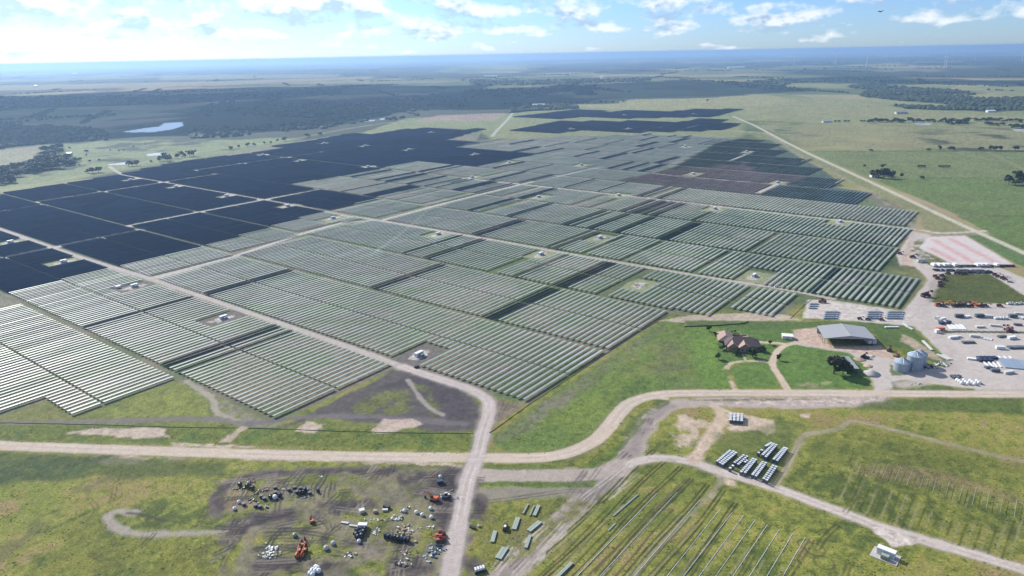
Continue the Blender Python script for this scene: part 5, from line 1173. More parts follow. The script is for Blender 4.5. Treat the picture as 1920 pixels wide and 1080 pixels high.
for a, b, w, lab in (((815, 300), (880, 180), .7, 'thin steel bundle leftmost of the upper three'), ((900, 325), (955, 200), .6, 'thin steel bundle in the middle of the upper three'), ((955, 325), (1015, 195), 1.6, 'wide steel bundle rightmost of the upper three'), ((700, 500), (752, 350), 2.2, 'wide steel bundle just right of the black car'), ((885, 520), (1030, 400), 2.4, 'slanting steel bundle near the dirt road'), ((850, 735), (905, 575), 1.4, 'narrow pale bundle below the slanting one'), ((425, 660), (462, 520), 1.8, 'dull greenish bundle left of the black car'), ((500, 870), (590, 730), 3.0, 'broad faded bundle above the row of pumps'), ((1240, 1110), (1435, 920), 1.5, 'long shiny steel bundle at the bottom edge')):
    beam(X9(*a), X9(*b), w, .7, lab)
beam((1150, 968), (1196, 928), .7, .35, 'grey bundle lying along the dirt road edge', m='steel'); beam((1140, 996), (1154, 982), .7, .35, 'short faint bundle in grass right of the dirt road')
c = car('black', 'black car parked on the grass among the steel bundles', at(*X9(590, 480)), ang(X9(575, 520), X9(600, 400)))
MB().box(-1.2, .2, -.5, .5, 1.803, 1.86).obj('roof_rack', M['white'], c)
for k in range(4):
    p = at(*X9(215 + k * 33, 1030 - k * 10)); t = thing('water_pump', 'white topped pump on dark base at the bottom edge', 'pump', p, .2, 'row of four pumps at the bottom edge')
    MB().box(-.5, .5, -1.6, 1.0, .1, 1.1).obj('base', M['navy'], t); MB().rod((0, -.8, 1.1), (0, -.8, 2.0), .5, .42, 10).obj('tank', M['white'], t); MB().box(-.4, .4, .1, .9, 1.103, 1.7).obj('motor', M['white'], t)
box_thing('storage_box', 'storage box', 'dark trough beside the vertical road', X9(180, 475), -.6, (3.0, 1.2, .8), 'black'); put_bag(X9(258, 455), 'small grey bag beside the dark trough', None, .9, 'offwhite')
def debris(p, n, sx, sy, m, lab, sz=1.0, seed=1, group_label=None):
    r = random.Random(seed); c = at(*p)
    t = thing('debris_heap', lab, 'debris heap', c)
    for k in range(n):
        x, y = r.gauss(0, sx * .45), r.gauss(0, sy * .45); s = sz * r.uniform(.5, 1.2); mm = r.choice(m)
        q = MB(); q.box(-s, s, -s * r.uniform(.4, .8), s * r.uniform(.4, .8), -.1, s * r.uniform(.25, .9), top=r.uniform(.5, .95)); o = q.obj('chunk', M[mm], t); o.location = (x, y, r.uniform(0, .25)); o.rotation_euler = (r.uniform(-.3, .3), r.uniform(-.3, .3), r.uniform(0, 3.1))
debris(X6(550, 500), 22, 3.4, 3.0, ('offwhite', 'offwhite', 'bundle', 'wood'), 'rounded heap of pale panels left of the white bags', .75, 3); debris(X6(660, 630), 40, 7.0, 5.5, ('wood', 'offwhite', 'wood'), 'wide spread of tan timber scraps behind the reel row', .7, 4)
debris(X6(935, 850), 44, 5.5, 6.0, ('bin', 'offwhite', 'bin', 'navy'), 'blue grey heap of scrap beside the vertical road', .7, 5); debris(X6(620, 950), 22, 5, 2.5, ('wood', 'grey', 'offwhite'), 'grey and tan scrap heap above the dark track', .7, 6); debris(X6(645, 845), 14, 3, 2, ('wood', 'offwhite', 'roof_tan'), 'small tan scrap heap above the grey one', .6, 7)
debris(X6(655, 415), 12, 2.6, 2.0, ('offwhite', 'bundle', 'grey'), 'low grey heap left of the white bag row', .7, 8); debris(X6(340, 635), 14, 2.2, 2.8, ('offwhite', 'wood', 'grey'), 'upright cluster of crates right of the navy reels', .65, 9); debris(X6(300, 505), 9, 3, 2, ('offwhite', 'bundle'), 'scatter of pale lumps below the pale crate', .6, 10); debris(X6(395, 520), 8, 2, 1.6, ('wood', 'offwhite'), 'small brown heap right of the pale lumps', .6, 11); debris(X6(920, 590), 8, 2, 1.6, ('offwhite', 'white'), 'little white heap above the red machine', .6, 12)
debris(X7b(590, 420), 24, 5, 3.4, ('offwhite', 'film', 'bundle'), 'pale torn wrapping heap left of the orange machine', .7, 13); debris(X7b(600, 510), 18, 5, 2.4, ('wood', 'offwhite'), 'tan scrap strip below the torn wrapping', .6, 14); debris(X6(75, 870), 12, 3, 2.4, ('offwhite', 'grey'), 'scatter of grey bits left of the lower mud', .6, 15); debris(X5b(640, 560), 14, 1.6, 3, ('offwhite', 'maroon', 'black'), 'upright mixed heap beside the toppled reels', .7, 16); debris(X5b(440, 185), 8, 2, 1.5, ('wood', 'maroon'), 'brown scraps beside the cream bag', .6, 17)
for i, (x, y, nn, sx, sy, ms, lab) in enumerate(((235, 300, 10, 2.5, 2, ('wood', 'maroon', 'black'), 'dark scraps between the upper left reels'), (520, 330, 14, 3.5, 2.5, ('wood', 'roof_tan', 'maroon'), 'brown scrap heap left of the white bag ring'), (640, 300, 10, 3, 2, ('wood', 'roof_brown'), 'brown litter above the toppled reels'), (900, 300, 8, 2, 2, ('grey', 'wood'), 'grey litter between the bag ring and reel bunch'), (1180, 420, 10, 4, 1.5, ('grey', 'navy'), 'dark litter below the dense reel bunch'), (420, 480, 12, 4, 2, ('maroon', 'black', 'wood'), 'dark litter strip left of the toppled reels'), (1450, 115, 5, 1.5, 1, ('offwhite', 'white'), 'tiny pale litter on the upper mud track'))):
    debris(X5b(x, y), nn, sx, sy, ms, lab, .6, 60 + i)
excavator('orange', 'orange excavator standing in mud near the vertical road', at(*X6(940, 315)), rz6((990, 315), (900, 295)), None, .95)
telehandler('offwhite', 'white loader right of the orange excavator', at(*X6(1060, 280)), .4)
telehandler('red', 'rust red machine parked against the vertical road, upper of two', at(*X6(1000, 675)), rz6((1060, 672), (930, 690))); telehandler('red', 'rust red machine parked against the vertical road, lower of two', at(*X6(1005, 725)), rz6((1060, 722), (930, 735)))
telehandler('orange', 'long orange machine pair left half below the dark cab', at(*X7b(1040, 480)), ang(X7b(1010, 560), X7b(1060, 400))); telehandler('orange', 'long orange machine pair right half below the dark cab', at(*X7b(1120, 470)), ang(X7b(1085, 560), X7b(1150, 420)))
excavator('orange', 'orange machine with dark blue cab above the machine pair', at(*X7b(1110, 340)), ang(X7b(1110, 340), X7b(1118, 270)), None, .8); excavator('orange', 'small orange digger beside bare soil at the rut fork', at(*X5b(1320, 790)), 2.0, None, .7)

# planned rows: tubes on posts at right, tubes laid out at the bottom
XR = lambda x, y: (1600 + x / 6, 860 + y / 6)
for a, b in (((80, 75), (55, 150)), ((265, 20), (205, 165)), ((395, 60), (325, 220)), ((535, 90), (465, 250)), ((665, 135), (600, 295)), ((805, 160), (745, 335)), ((935, 220), (890, 385)), ((1085, 245), (1035, 425)), ((1235, 290), (1185, 475)), ((1385, 320), (1335, 520)), ((1530, 365), (1495, 560)), ((1690, 405), (1650, 605)), ((1840, 455), (1810, 660))):
    p, q = at(*XR(*a), 1.6), at(*XR(*b), 1.6); L = (q - p).length; c = (p + q) / 2
    t = thing('tracker_tube', 'pale tube carried on posts, one of the parallel tubes in the right field', 'steel tube', (c.x, c.y, 0), math.atan2(q.y - p.y, q.x - p.x), 'tubes on posts in the right field')
    MB().rod((-L / 2, 0, 1.6), (L / 2, 0, 1.6), .065, n=8).obj('tube', M['bundle'], t)
    for k in range(5): MB().box(-.05, .05, -.05, .05, -.2, 1.5, 0).obj('post', M['steel'], t).location = (-L / 2 + .5 + (L - 1) * k / 4, 0, 0)
for px, py in ((1270, 923), (1312, 938), (1352, 953), (1373, 961), (1395, 966), (1417, 974), (1439, 984), (1462, 992), (1487, 1000), (1510, 1008), (1232, 925)):
    uu, v = p2uv(px, py); a, b = uv2w(uu, v), uv2w(uu - 62, v); L = (b - a).length
    t = thing('laid_tube', 'thin pale tube laid in line on the grass of the bottom field', 'steel tube', (a + b) / 2, math.atan2(b.y - a.y, b.x - a.x), 'tubes laid out in the bottom field')
    n = max(2, int(L / 13))
    for i in range(n): MB().rod((-L / 2 + L * i / n + .3, 0, .1), (-L / 2 + L * (i + 1) / n - .3, 0, .1), .095, n=6).obj('tube', M['white'], t); MB().box(-L / 2 + L * i / n + .2, -L / 2 + L * i / n + .45, -.2, .2, -.1, .12).obj('block', M['wood'], t)

# black silt fences
def silt_fence(px, lab, h=.3, m='fence'):
    P = [at(*p) for p in px]; Q = []
    for a, b in zip(P, P[1:]):
        n = max(1, int((b - a).length / 6)); Q += [a.lerp(b, k / n) for k in range(n)]
    Q.append(P[-1]); t = thing('silt_fence', lab, 'fence', Q[0])
    mb = MB(); n = len(Q)
    for i, p in enumerate(Q):
        d = (Q[min(n - 1, i + 1)] - Q[max(0, i - 1)]).normalized(); s = Vector((-d.y, d.x, 0)) * .05; hh = h * random.uniform(.85, 1.1); q = p - Q[0] + Vector((random.gauss(0, .1), random.gauss(0, .1), 0))
        mb.v += [tuple(q - s - Vector((0, 0, .3))), tuple(q + s - Vector((0, 0, .3))), tuple(q + s + Vector((0, 0, hh))), tuple(q - s + Vector((0, 0, hh)))]
        if i: o = (i - 1) * 4; fs = [(o + k, o + (k + 1) % 4, o + 4 + (k + 1) % 4, o + 4 + k) for k in range(4)]; mb.f += fs; mb.m += [0] * 4
    mb.obj('cloth', M[m], t); pm = MB().box(-.06, .06, -.06, .06, -.3, h + .25).mesh('stake', M['wood'])
    st = max(1, n // 24)
    for p in Q[::st]:
        o = bpy.data.objects.new('stake', pm); COL.objects.link(o); o.parent = t; o.location = p - Q[0] + Vector((0, 0.16, 0))
silt_fence([(-60, 791), (0, 793), (150, 796), (320, 801), (440, 803)], 'long black silt fence along the verge at lower left'); silt_fence([(467, 803), (560, 806), (640, 809), (760, 812), (888, 813)], 'black silt fence along the verge left of the junction')
silt_fence([(918, 812), (945, 793), (990, 760), (1060, 714), (1137, 663), (1200, 622), (1250, 592)], 'black silt fence between panels and lush green slope'); silt_fence([(1482, 598), (1500, 580), (1520, 563)], 'short black fence between panels and the gravel yard')
silt_fence([(1283, 613), (1340, 611), (1395, 607), (1403, 603)], 'thin dark fence line behind the house meadow', .7)

# inverter huts on their pads
def hut(label, loc, rz, big=1.0, group=None):
    t = thing('inverter_hut', label, 'inverter hut', loc, rz, group)
    MB().box(-5.2, 5.2, -3.8, 3.8, -.2, .25).obj('pad', M['concrete'], t)
    c = MB().box(-3.4, 3.4, -.6, 2.0, .3, 3.1).obj('cabin', M['white'], t); MB().box(-3.5, 3.5, -.7, 2.1, 3.103, 3.22).obj('cabin_roof', M['white'], t)
    for x in (-2.2, 0, 2.2): MB().box(x - .8, x + .8, -.66, -.603, .5, 2.7).obj('door', M['offwhite'], c)
    tr = MB().box(-1.2, 1.8, -3.0, -1.2, .3, 2.2).obj('transformer', M['bundle'], t)
    for k in range(6): MB().box(-1.0 + k * .45, -.8 + k * .45, -3.3, -3.003, .5, 1.9).obj('fin', M['bundle'], tr)
    t.scale = (big,) * 3; return t
hrz = ROW_RZ
h0 = hut('white inverter hut on a dark dirt pad in the front block', at(787, 668), hrz)
for i, (px, py) in enumerate(PADS[1:]):
    nm = {(420, 598): 'white inverter hut on a bare pad left of the gravel farm road', (253, 538): 'white hut on the cluttered bare pad at the crossing', (120, 492): 'white hut on a grassy pad in the nearest navy block', (1015, 478): 'hut on a pinkish pad beside the middle gravel road', (822, 440): 'hut on a small green pad above the diagonal track', (1415, 519): 'hut on a green pad right of the middle road', (20, 455): 'white hut at the left picture edge in navy panels'}.get((px, py))
    far_ = py < 300
    lab, g = (nm, None) if nm else ((('hut on a pale pad among the far panels', 'huts among the far panels') if far_ else ('small hut on a grassy pad among the middle panels', 'huts among the middle panels')))
    if (px, py) == (1200, 535):
        debris((px, py), 26, 9, 5, ('offwhite', 'wood', 'film'), 'pale litter patch among the panels right of middle', .8, 31); continue
    dup(h0, at(px, py), hrz, lab, g, .9 if not far_ else 1.0)
hut('white hut on a white slab at the bottom right corner', at(1660, 1043), ang((1640, 1040), (1665, 1050)) , 1.0)
debris((232, 532), 10, 8, 4, ('offwhite', 'wood', 'white'), 'pale litter around the crossing pad', .8, 33); box_thing('storage_box', 'storage box', 'white box left of the crossing pad hut', (222, 540), .6, (4, 2.2, 2), 'white'); box_thing('storage_box', 'storage box', 'dark box beside the road by the front block hut', (781, 689), .5, (3.2, 1.8, 1.2), 'black')
debris((1130, 447), 20, 14, 6, ('offwhite', 'wood'), 'pinkish litter strip below the crossing in the middle', .9, 34); debris((1455, 538), 14, 12, 5, ('offwhite', 'film'), 'white sheets scattered over rows near the yard', .9, 35)

# gravel yard: parked vehicles, machines, stores
X3 = lambda x, y: (1680 + x / 7.2, 430 + y / 7.2)
cars = {}
def put_car(p, col, lab, grp, rz, pickup=False):
    if (col, pickup) not in cars: cars[(col, pickup)] = car(col, lab, at(*p), rz, grp, pickup)
    else: dup(cars[(col, pickup)], at(*p), rz, lab, grp)
trk = truck('white', 'white truck in the upper vehicle row of the gravel yard', at(*X3(500, 498)), 1.5, 'white trucks in the upper vehicle row')
for x in (575, 640, 690, 785, 1090, 1150, 1205, 1350): dup(trk, at(*X3(x, 498)), 1.5 + random.uniform(-.1, .1), 'white truck in the upper vehicle row of the gravel yard', 'white trucks in the upper vehicle row')
for x in (540, 610, 735, 830, 862, 894, 926, 958, 990, 1022, 1054, 1250, 1285, 1320): put_car(X3(x, 503), random.choice(('black', 'grey', 'offwhite', 'bundle')), 'parked car in the upper vehicle row of the gravel yard', 'cars in the upper vehicle row', 1.5 + random.uniform(-.1, .1), random.random() < .4)
for x in (1405, 1435, 1465, 1500, 1540, 1575): put_car(X3(x, 500), random.choice(('maroon', 'maroon', 'black')), 'dark red car at the right end of the upper vehicle row', 'dark red cars at the right end', 1.5)
for i, x in enumerate(range(520, 1290, 34)): put_car(X3(x, 556 + (x - 520) * .022), random.choice(('black', 'grey', 'black', 'offwhite', 'navy')), 'parked car in the lower vehicle row above the green field', 'cars in the lower vehicle row', 1.5 + random.uniform(-.1, .1), i % 3 == 0)
for i, x in enumerate(range(930, 1290, 38)): put_car(X3(x, 586), random.choice(('black', 'grey', 'navy')), 'parked car of the extra row touching the green field', 'cars of the extra row at the green field', 1.5, i % 2 == 0)
th = telehandler('maroon', 'dark red telehandler at the upper left corner of the green field', at(*X3(705, 605)), .3, 'machines at the upper edge of the green field')
for x, y in ((820, 604), (870, 606), (930, 605)): dup(th, at(*X3(x, y)), random.uniform(-.3, .3), 'dark red telehandler at the upper edge of the green field', 'machines along the green field')
for x, y in ((620, 635), (560, 672), (535, 645), (605, 735), (600, 772), (655, 690)): dup(th, at(*X3(x, y)), random.uniform(-.6, .6), 'dark machine in the loose column left of the green field', 'machines left of the green field')
dup(th, at(*X3(400, 910)), .3, 'dark machine alone at the lower left corner of the green field', 'lone machine at the field corner', 1.7); dup(th, at(*X3(50, 335)), .1, 'dark red machine beside the last panel row', 'machine beside the last row'); dup(th, at(*X3(225, 385)), .1, 'dark red machine left of the white tank', 'machine left of the tank', 1.2)
for x, y in ((1380, 648), (1440, 668), (1470, 684), (1340, 625)): dup(th, at(*X3(x, y)), -.4, 'dark machine on the slanting right edge of the green field', 'machines on the slanting field edge')
t = thing('white_tank', 'white horizontal tank beside grass at the upper yard entrance', 'tank', at(*X3(335, 445)), .15); MB().rod((-4, 0, 1.9), (4, 0, 1.9), 1.5, n=16).obj('vessel', M['offwhite'], t)
for x in (-2.5, 2.5): MB().box(x - .3, x + .3, -1.2, 1.2, 0, .9).obj('saddle', M['concrete'], t)
put_car(X3(1535, 715), 'offwhite', 'pale car alone right of the green field', None, -.4)
to = telehandler('orange', 'bright orange machine first in the lower machine row', at(*X3(570, 1035)), .2, None, .06); to.scale = (1.2,) * 3
ty = telehandler('yellow', 'yellow machine in the lower machine row', at(*X3(715, 1020)), 2.6, None, .08); ty.scale = (1.2,) * 3
dup(to, at(*X3(1065, 1028)), 1.9, 'orange machine in the middle of the lower machine row', 'o2', 1.2)
for x in (780, 830, 885, 925): dup(th, at(*X3(x, 1040)), random.uniform(-.4, 1), 'dark red machine in the lower machine row', 'dark red machines in the lower row', 1.15)
for x in (640, 1010, 1135, 1205, 1400): dup(th, at(*X3(x, 1045)), random.uniform(-.4, 1), 'dark machine in the lower machine row', 'dark machines in the lower row', 1.0)
for x, y in ((1530, 1010), (1565, 1012), (1680, 1010), (1620, 1015)): put_car(X3(x, y), 'white', 'white pickup near the right end of the lower machine row', 'white pickups at the right', .2, True)
X2 = lambda x, y: (1620 + x / 6.353, 580 + y / 6.353)
ct = container('grey', 'dark container right of the white stores in the upper yard', at(*X2(1130, 95)), -.05); 
dup(ct, at(*X2(1370, 92)), 0, 'grey container alone in the middle of the upper yard', 'c2'); dup(ct, at(*X2(1770, 95)), 0, 'grey container near the right edge of the upper yard', 'c3')
cw = container('white', 'small white container beside the orange stack at the hedge', at(*X2(868, 278)), .2, None, 3.0); box_thing('storage_box', 'storage box', 'orange stack behind the small white container', X2(905, 245), .1, (6, 2.5, 1.8), 'orange')
for x, lab in ((1700, 'left'), (1745, 'right')): dup(th, at(*X2(x, 258)), 1.4, f'dark red tractor on the hedge strip, {lab} of two', f'tractor {lab}', 1.2)
for i in range(12): beam(X2(985 + i * 17, 180 + (i % 3) * 6), X2(1030 + i * 17, 240 + (i % 2) * 5), .9, .5, 'white pole bundle in the slanting stack of the upper yard', 'slanting white pole bundles', 'white', 2)
for x, y in ((870, 112), (905, 140), (940, 125), (960, 165), (925, 175), (1000, 165)): box_thing('storage_box', 'storage box', 'white store box left of the slanting poles', X2(x, y), random.uniform(0, 1), (4, 2.2, 1.8), random.choice(('white', 'offwhite', 'navy')))['group'] = 'store boxes left of the poles'
for x in (1570, 1620, 1660, 1690, 1880): box_thing('storage_box', 'storage box', 'small white store box near the right edge container', X2(x, 115), random.uniform(0, 1), (3, 2, 1.5), 'white')['group'] = 'store boxes by the right container'
def flat_stack(p, L, Wd_, H_, rz, lab, m, grp=None):
    t = thing('panel_stack', lab, 'panel stack', at(*p), rz, grp)
    for k in range(4): MB().box(-L / 2 + L * k / 4 + .1, -L / 2 + L * (k + 1) / 4 - .1, -Wd_ / 2, Wd_ / 2, .15, H_ - (k % 2) * .1).obj('stack', M[m], t)
    MB().box(-L / 2, L / 2, -Wd_ * .3, Wd_ * .3, 0, .147).obj('pallet', M['wood'], t); return t
flat_stack(X2(1240, 400), 9, 2.5, 1.3, 0, 'long dark stack in the middle yard', 'grey'); flat_stack(X2(1450, 350), 8, 5, .5, -.7, 'pale flat stack lying slantwise in the middle yard', 'offwhite'); flat_stack(X2(1815, 462), 12, 3.5, 1.4, 0, 'long dark stack near the right edge of the middle yard', 'grey'); flat_stack(X2(1785, 655), 15, 16, .7, -.3, 'large blue grey flat stack at the right yard edge', 'bin')
for k in range(7): flat_stack(X2(1385 + (k % 4) * 52, 588 + (k // 4) * 26), 4.5, 3, 1.5, .2, 'dark frame stack behind the white poles of the lower yard', 'navy', 'dark frame stacks in the lower yard')
for k in range(4): beam(X2(1425 + k * 55, 632), X2(1500 + k * 45, 695), 1.2, .6, 'white pole bundle slanting before the dark frame stacks', 'white poles of the lower yard', 'white', 2)
for k in range(3): beam(X2(1600 + k * 65, 562), X2(1640 + k * 60, 592), 1.0, .6, 'short white pole bundle above the blue grey stack', 'short white poles in the lower yard', 'white', 2)
for k in range(11): put_bag(X2(1110 + k * 26, 855 + (k % 3) * 16 + k * 1.5), 'white bag in the long heap near the main road', 'long heap of white bags', 1.7)
for k in range(5): box_thing('storage_box', 'storage box', 'small grey crate left of the white bag heap', X2(1045 + k * 22, 805 + (k % 2) * 18), k * .5, (2, 1.6, 1.2), 'grey')['group'] = 'grey crates by the bag heap'
XY4 = lambda x, y: (1480 + x / 6.857, 550 + y / 6.857)
for cx_, n, nm in ((540, 6, 'left'), (1090, 6, 'middle'), (1360, 7, 'right')):
    for i in range(n):
        for j in range(4): flat_stack(XY4(cx_ - n * 14 + i * 28 + j * 7, 325 - j * 26), 2.9, 2.3, 1.1, ROW_RZ * 0 + .05, f'grey blue panel pallet in the {nm} pallet block of the yard', 'bin', f'{nm} pallet block')
for i in range(3):
    for j in range(3): flat_stack(XY4(265 + i * 32 + j * 8, 195 - j * 28), 3.2, 2.3, .9, .05, 'grey blue panel pallet in the corner block by the fence', 'bin', 'corner pallet block')
dup(th, at(*XY4(420, 118)), 2.7, 'dark machine at the top of the pallet yard', 'm9', 1.3); dup(th, at(*XY4(1010, 345)), 0, 'dark red machine left of the middle pallet block', 'm10', .8); dup(th, at(*XY4(1185, 348)), 0, 'dark red machine between middle and right pallet blocks', 'm11', .8); dup(th, at(*XY4(905, 335)), 0, 'dark red machine left of all between the pallet blocks', 'm12', .8)
for x, lab in ((1730, 'left'), (1777, 'right')): dup(trk, at(1320 + x / 5.647, 590 + 300 / 5.647), 1.6, f'white truck parked under the barn, {lab} of two', f'barn truck {lab}')
XH = lambda x, y: (1320 + x / 5.647, 590 + y / 5.647)
t = thing('flat_shed', 'low white flat roofed shed beside the drive', 'shed', at(*XH(885, 262)), ang(XH(840, 262), XH(930, 268)))
MB().box(-3.6, 3.6, -.2, 5, 0, 2.4).obj('wall', M['offwhite'], t); MB().box(-3.9, 3.9, -.5, 5.3, 2.403, 2.6).obj('roof', M['white'], t)
for x in (-2, 2): MB().box(x - .9, x + .9, -.26, -.203, .1, 2.1).obj('door', M['white'], t)
def heap(p, r, h, m, lab):
    mb = MB(); mb.lathe([(r, -.1), (r * .75, h * .35), (r * .4, h * .75), (r * .1, h)], 14)
    mb.v = [(x * random.uniform(.85, 1.15), y * random.uniform(.85, 1.15), z) for x, y, z in mb.v]; simple('gravel_heap', 'gravel heap', lab, mb, m, at(*p), smooth=True)
heap(XH(1770, 630), 5.5, 3.0, 'concrete', 'grey gravel heap right of the tin roofed shed'); heap(XH(1740, 545), 3.2, 1.0, 'wood', 'low brown heap behind the grey gravel heap'); heap(XH(1650, 475), 4.0, .9, 'roof_tan', 'low reddish soil heap behind the shed'); heap(XH(1780, 440), 2.2, .9, 'concrete', 'small grey heap beside the dark tractor')
telehandler('black', 'dark tractor on the barn yard behind the shed', at(*XH(1690, 455)), .6); box_thing('storage_box', 'storage box', 'dark trailer near the small grey heap', XH(1720, 465), -.3, (3.6, 2, 1.4), 'black')
telehandler('maroon', 'rusty implement beside the barn yard grass', at(*X2(300, 495)), .9); beam(X2(350, 560), X2(410, 575), 1.2, .8, 'rusty frame lying left of the grain bins', None, 'maroon', 3); beam(X2(385, 520), X2(400, 575), .8, 1.2, 'rusty boom standing by the grain bins', None, 'maroon', 2)
debris(X2(910, 660), 24, 9, 3.5, ('offwhite', 'grey', 'white'), 'pale junk strip right of the grain bins', .9, 41); debris(X2(750, 690), 22, 9, 4, ('grey', 'black', 'offwhite'), 'dark scrap lying in the shade of the bins', .9, 42); debris(X2(580, 885), 12, 5, 2, ('offwhite', 'bundle'), 'pale scraps on the grass before the bins', .7, 43)
for a, b, lab in (((465, 170), (525, 220), 'pale beam bundle on the grass bank upper left'), ((520, 215), (580, 245), 'dull beam bundle below the upper pale one'), ((870, 540), (1010, 605), 'long pale bundle lying in the weeds, lower'), ((930, 545), (1040, 605), 'long pale bundle lying in the weeds, upper'), ((700, 380), (810, 490), 'rusty long bundle at the grass bank edge')): beam(X2(*a), X2(*b), 1.8, .7, lab, None, 'offwhite', 3)
for k in range(5): box_thing('beehive', 'beehive', 'tiny white box in the neat row on the bank', X2(262 + k * 33, 220), 0, (1.8, 1.2, .9), 'white')['group'] = 'row of tiny white boxes'
rr = random.Random(77)
for x, y, lab in ((1230, 95, 'middle upper'), (1490, 98, 'middle upper'), (1840, 60, 'right upper'), (1560, 200, 'right upper'), (1380, 215, 'middle upper'), (1830, 190, 'right upper'), (1120, 330, 'left middle'), (1060, 345, 'left middle'), (1320, 330, 'middle'), (1640, 330, 'right middle'), (1760, 350, 'right middle'), (1620, 470, 'middle'), (1560, 740, 'lower'), (1720, 760, 'lower'), (1480, 700, 'lower'), (1300, 600, 'lower')):
    box_thing('storage_box', 'storage box', f'pale store box standing loose in the {lab} part of the gravel yard', X2(x, y), rr.uniform(-.4, .4), (rr.uniform(3, 7), 2.3, rr.uniform(1, 2)), rr.choice(('white', 'offwhite', 'offwhite', 'grey')))['group'] = f'loose store boxes in the {lab} yard'
# ------------------------------------------------------------------ far farms and the wind farm
def small_house(p, w, d, h, lab, m='white', rm='metal_roof', rz=0):
    t = thing('farm_building', lab, 'building', at(*p), rz); MB().box(-w / 2, w / 2, -d / 2, d / 2, -.2, h).obj('wall', M[m], t); r = MB(); gable(r, -w / 2, w / 2, -d / 2, d / 2, h, h + d * .22, along='x'); r.obj('roof', M[rm], t)
    for x in (-w * .3, 0, w * .3): MB().box(x - w * .05, x + w * .05, -d / 2 - .1, -d / 2 - .003, h * .3, h * .75).obj('window', M['glass'], t)
small_house(X7(428, 810), 14, 8, 4, 'small white farmhouse under the dark grove', 'white', 'offwhite'); small_house(X7(690, 178), 36, 14, 6, 'long pale barn in the far right pasture', 'offwhite'); small_house((1380, 128), 190, 50, 9, 'long pale shed near the right horizon', 'offwhite', 'offwhite'); small_house((1010, 199.5), 50, 18, 7, 'pale roof in the dark copse behind the panels', 'offwhite', 'offwhite')
small_house((68, 162), 30, 20, 8, 'white speck of a farm on the left horizon strip', 'white', 'white'); small_house((140, 139), 80, 30, 12, 'white farm near the left horizon', 'white', 'white'); small_house((1857, 210.5), 24, 12, 5, 'white shed at the edge of the right wood', 'white', 'white'); small_house((920, 146), 120, 40, 14, 'distant pale buildings in the centre', 'offwhite', 'offwhite'); small_house((1550, 229.5), 24, 12, 4, 'small pale shed at the left end of the hedge', 'offwhite'); small_house((131, 290), 10, 8, 4, 'tiny white hut beside the left wood', 'white', 'white')
def turbine(px, py, hub, rot, lab, grp):
    p = at(px, py); s = p.length / F; h = hub * s
    t = thing('wind_turbine', lab, 'wind turbine', p, random.uniform(-.5, .5), grp)
    MB().rod((0, 0, -1), (0, 0, h), h * .03, h * .018, 10).obj('tower', M['white'], t); MB().box(-h * .02, h * .02, -h * .035, h * .05, h, h + h * .045).obj('nacelle', M['white'], t)
    for k in range(3):
        a = rot + k * 2.0944; d = Vector((math.sin(a), 0, math.cos(a))); b = Vector((0, -h * .045, h + h * .022)); MB().rod(b, b + d * h * .52, h * .016, h * .005, 6).obj('blade', M['white'], t)
TURB = [(1770, 128, 17), (1774, 127, 16), (1624, 127, 22), (1629, 112, 11), (1662, 112, 13), (1565, 121, 14), (1567, 118, 12), (1786, 104, 10), (1743, 104, 13), (1828, 112, 13), (1916, 114, 18), (1916, 100, 12), (1866, 102, 9), (1488, 122, 12), (1357, 112, 9), (1505, 106, 9), (1573, 101, 9), (1618, 103, 9), (1700, 101, 9), (1808, 110, 9), (1548, 98, 9), (1470, 108, 9)]
for i, (x, y, h) in enumerate(TURB):
    big = h > 15; turbine(x, y, h, i * 1.3, 'tall white wind turbine nearest in the right distance' if big else 'small white wind turbine on the right horizon', 'nearest wind turbines' if big else 'wind turbines on the right horizon')
# bird in the air at upper right
p = at(1651, 24, 100); d = (p - Vector((0, 0, CAM_H))).normalized() if False else None
x_, y_ = (1651 - 960) / F, -(22 - 540) / F; xr, yr = cR * x_ + sR * y_, -sR * x_ + cR * y_
b = Vector((0, 0, CAM_H)) + Vector((xr, cP + yr * sP, -sP + yr * cP)).normalized() * 120
t = thing('soaring_bird', 'dark bird soaring in the sky at upper right', 'bird', b, .4)
m = MB(); m.rod((-.26, 0, 0), (.05, 0, 0), .03, .08, 8); m.rod((.05, 0, 0), (.26, 0, .02), .08, .02, 8); m.add([(-.25, 0, 0), (-.42, .1, 0), (-.42, -.1, 0), (-.3, 0, .03)], [(0, 1, 3), (0, 3, 2), (1, 2, 3), (0, 2, 1)]); m.obj('body', M['black'], t)
for s in (-1, 1):
    w = MB(); w.add([(.1, 0, .03), (.16, s * .32, .12), (.05, s * .62, .08), (-.06, s * .34, .12), (-.08, 0, .03), (.0, s * .3, .15)], [(0, 1, 5), (1, 2, 5), (2, 3, 5), (3, 4, 5), (4, 0, 5), (0, 4, 3, 2, 1)]); w.obj('wing', M['black'], t)

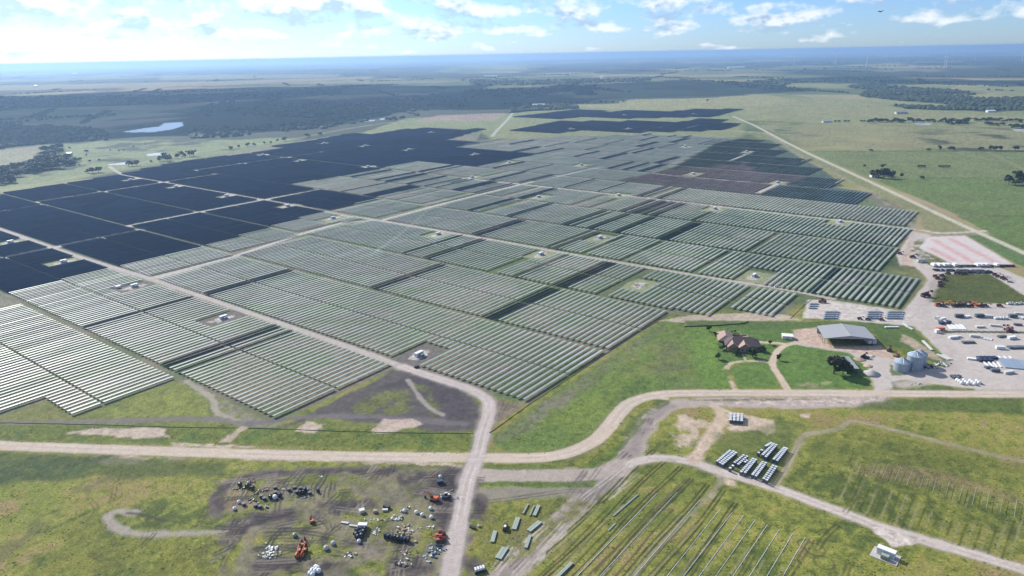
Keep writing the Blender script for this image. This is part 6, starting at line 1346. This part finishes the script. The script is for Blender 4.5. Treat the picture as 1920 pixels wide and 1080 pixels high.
# ------------------------------------------------------------------ tall weeds that roughen the near grass
def weeds():
    az, de, GRg, CL, Cg = GRID; r = random.Random(3); m = MB(); n = 0
    zones = [((-60, 1980), (842, 1100), 5500), ((-60, 900), (795, 850), 2600), ((920, 1370), (610, 850), 2600), ((1280, 1920), (600, 735), 1500), ((1450, 1960), (742, 1000), 1200)]
    V = []; FA = []
    for (x0, x1), (y0, y1), cnt in zones:
        for _ in range(cnt):
            px, py = r.uniform(x0, x1), r.uniform(y0, y1); p = at(px, py)
            i = int(np.searchsorted(-de, -math.atan2(CAM_H, p.length))); j = int(np.searchsorted(az, math.atan2(p.x, p.y))); i = min(i, len(de) - 1); j = min(j, len(az) - 1)
            if GRg[i, j] < .75 or CL[i, j] or TAB[int(p.x / 9) & 255, int(p.y / 9) & 255] < r.random() * .9: continue
            for k in range(r.randint(1, 3)):
                s = r.uniform(.25, .6); h = s * r.uniform(.3, .55); o = len(V); ox, oy = p.x + r.gauss(0, .7), p.y + r.gauss(0, .7); n5 = 6; a0 = r.uniform(0, 1)
                V.append((ox + r.gauss(0, .1), oy + r.gauss(0, .1), h))
                for q in range(n5):
                    t = a0 + 6.283 * q / n5; rr = s * r.uniform(.7, 1.25); V.append((ox + rr * math.cos(t), oy + rr * math.sin(t), -.06))
                FA += [(o, o + 1 + q, o + 1 + (q + 1) % n5) for q in range(n5)]
    me = bpy.data.meshes.new('tall_weeds'); me.from_pydata(V, [], FA); me.polygons.foreach_set('use_smooth', [True] * len(FA)); me.materials.append(M['weed']); o = bpy.data.objects.new('tall_weeds', me); COL.objects.link(o); tag(o, 'rough green tussocks of weeds over the near grass', 'weeds', kind='stuff')
weeds()

# ------------------------------------------------------------------ the air
def haze():
    m = bpy.data.materials.new('air'); m.use_nodes = True; N, L = m.node_tree.nodes, m.node_tree.links
    N.remove(N['Principled BSDF']); v = N.new('ShaderNodeVolumePrincipled'); v.inputs['Color'].default_value = (0.36, 0.55, 0.82, 1); v.inputs['Density'].default_value = 8.8e-5; v.inputs['Anisotropy'].default_value = 0.5
    L.new(v.outputs[0], N['Material Output'].inputs['Volume'])
    o = MB().box(-72000, 72000, -72000, 72000, -200, 207).obj('haze', m); tag(o, kind='stuff'); o['label'] = 'thin blue haze lying over the whole plain'
haze()
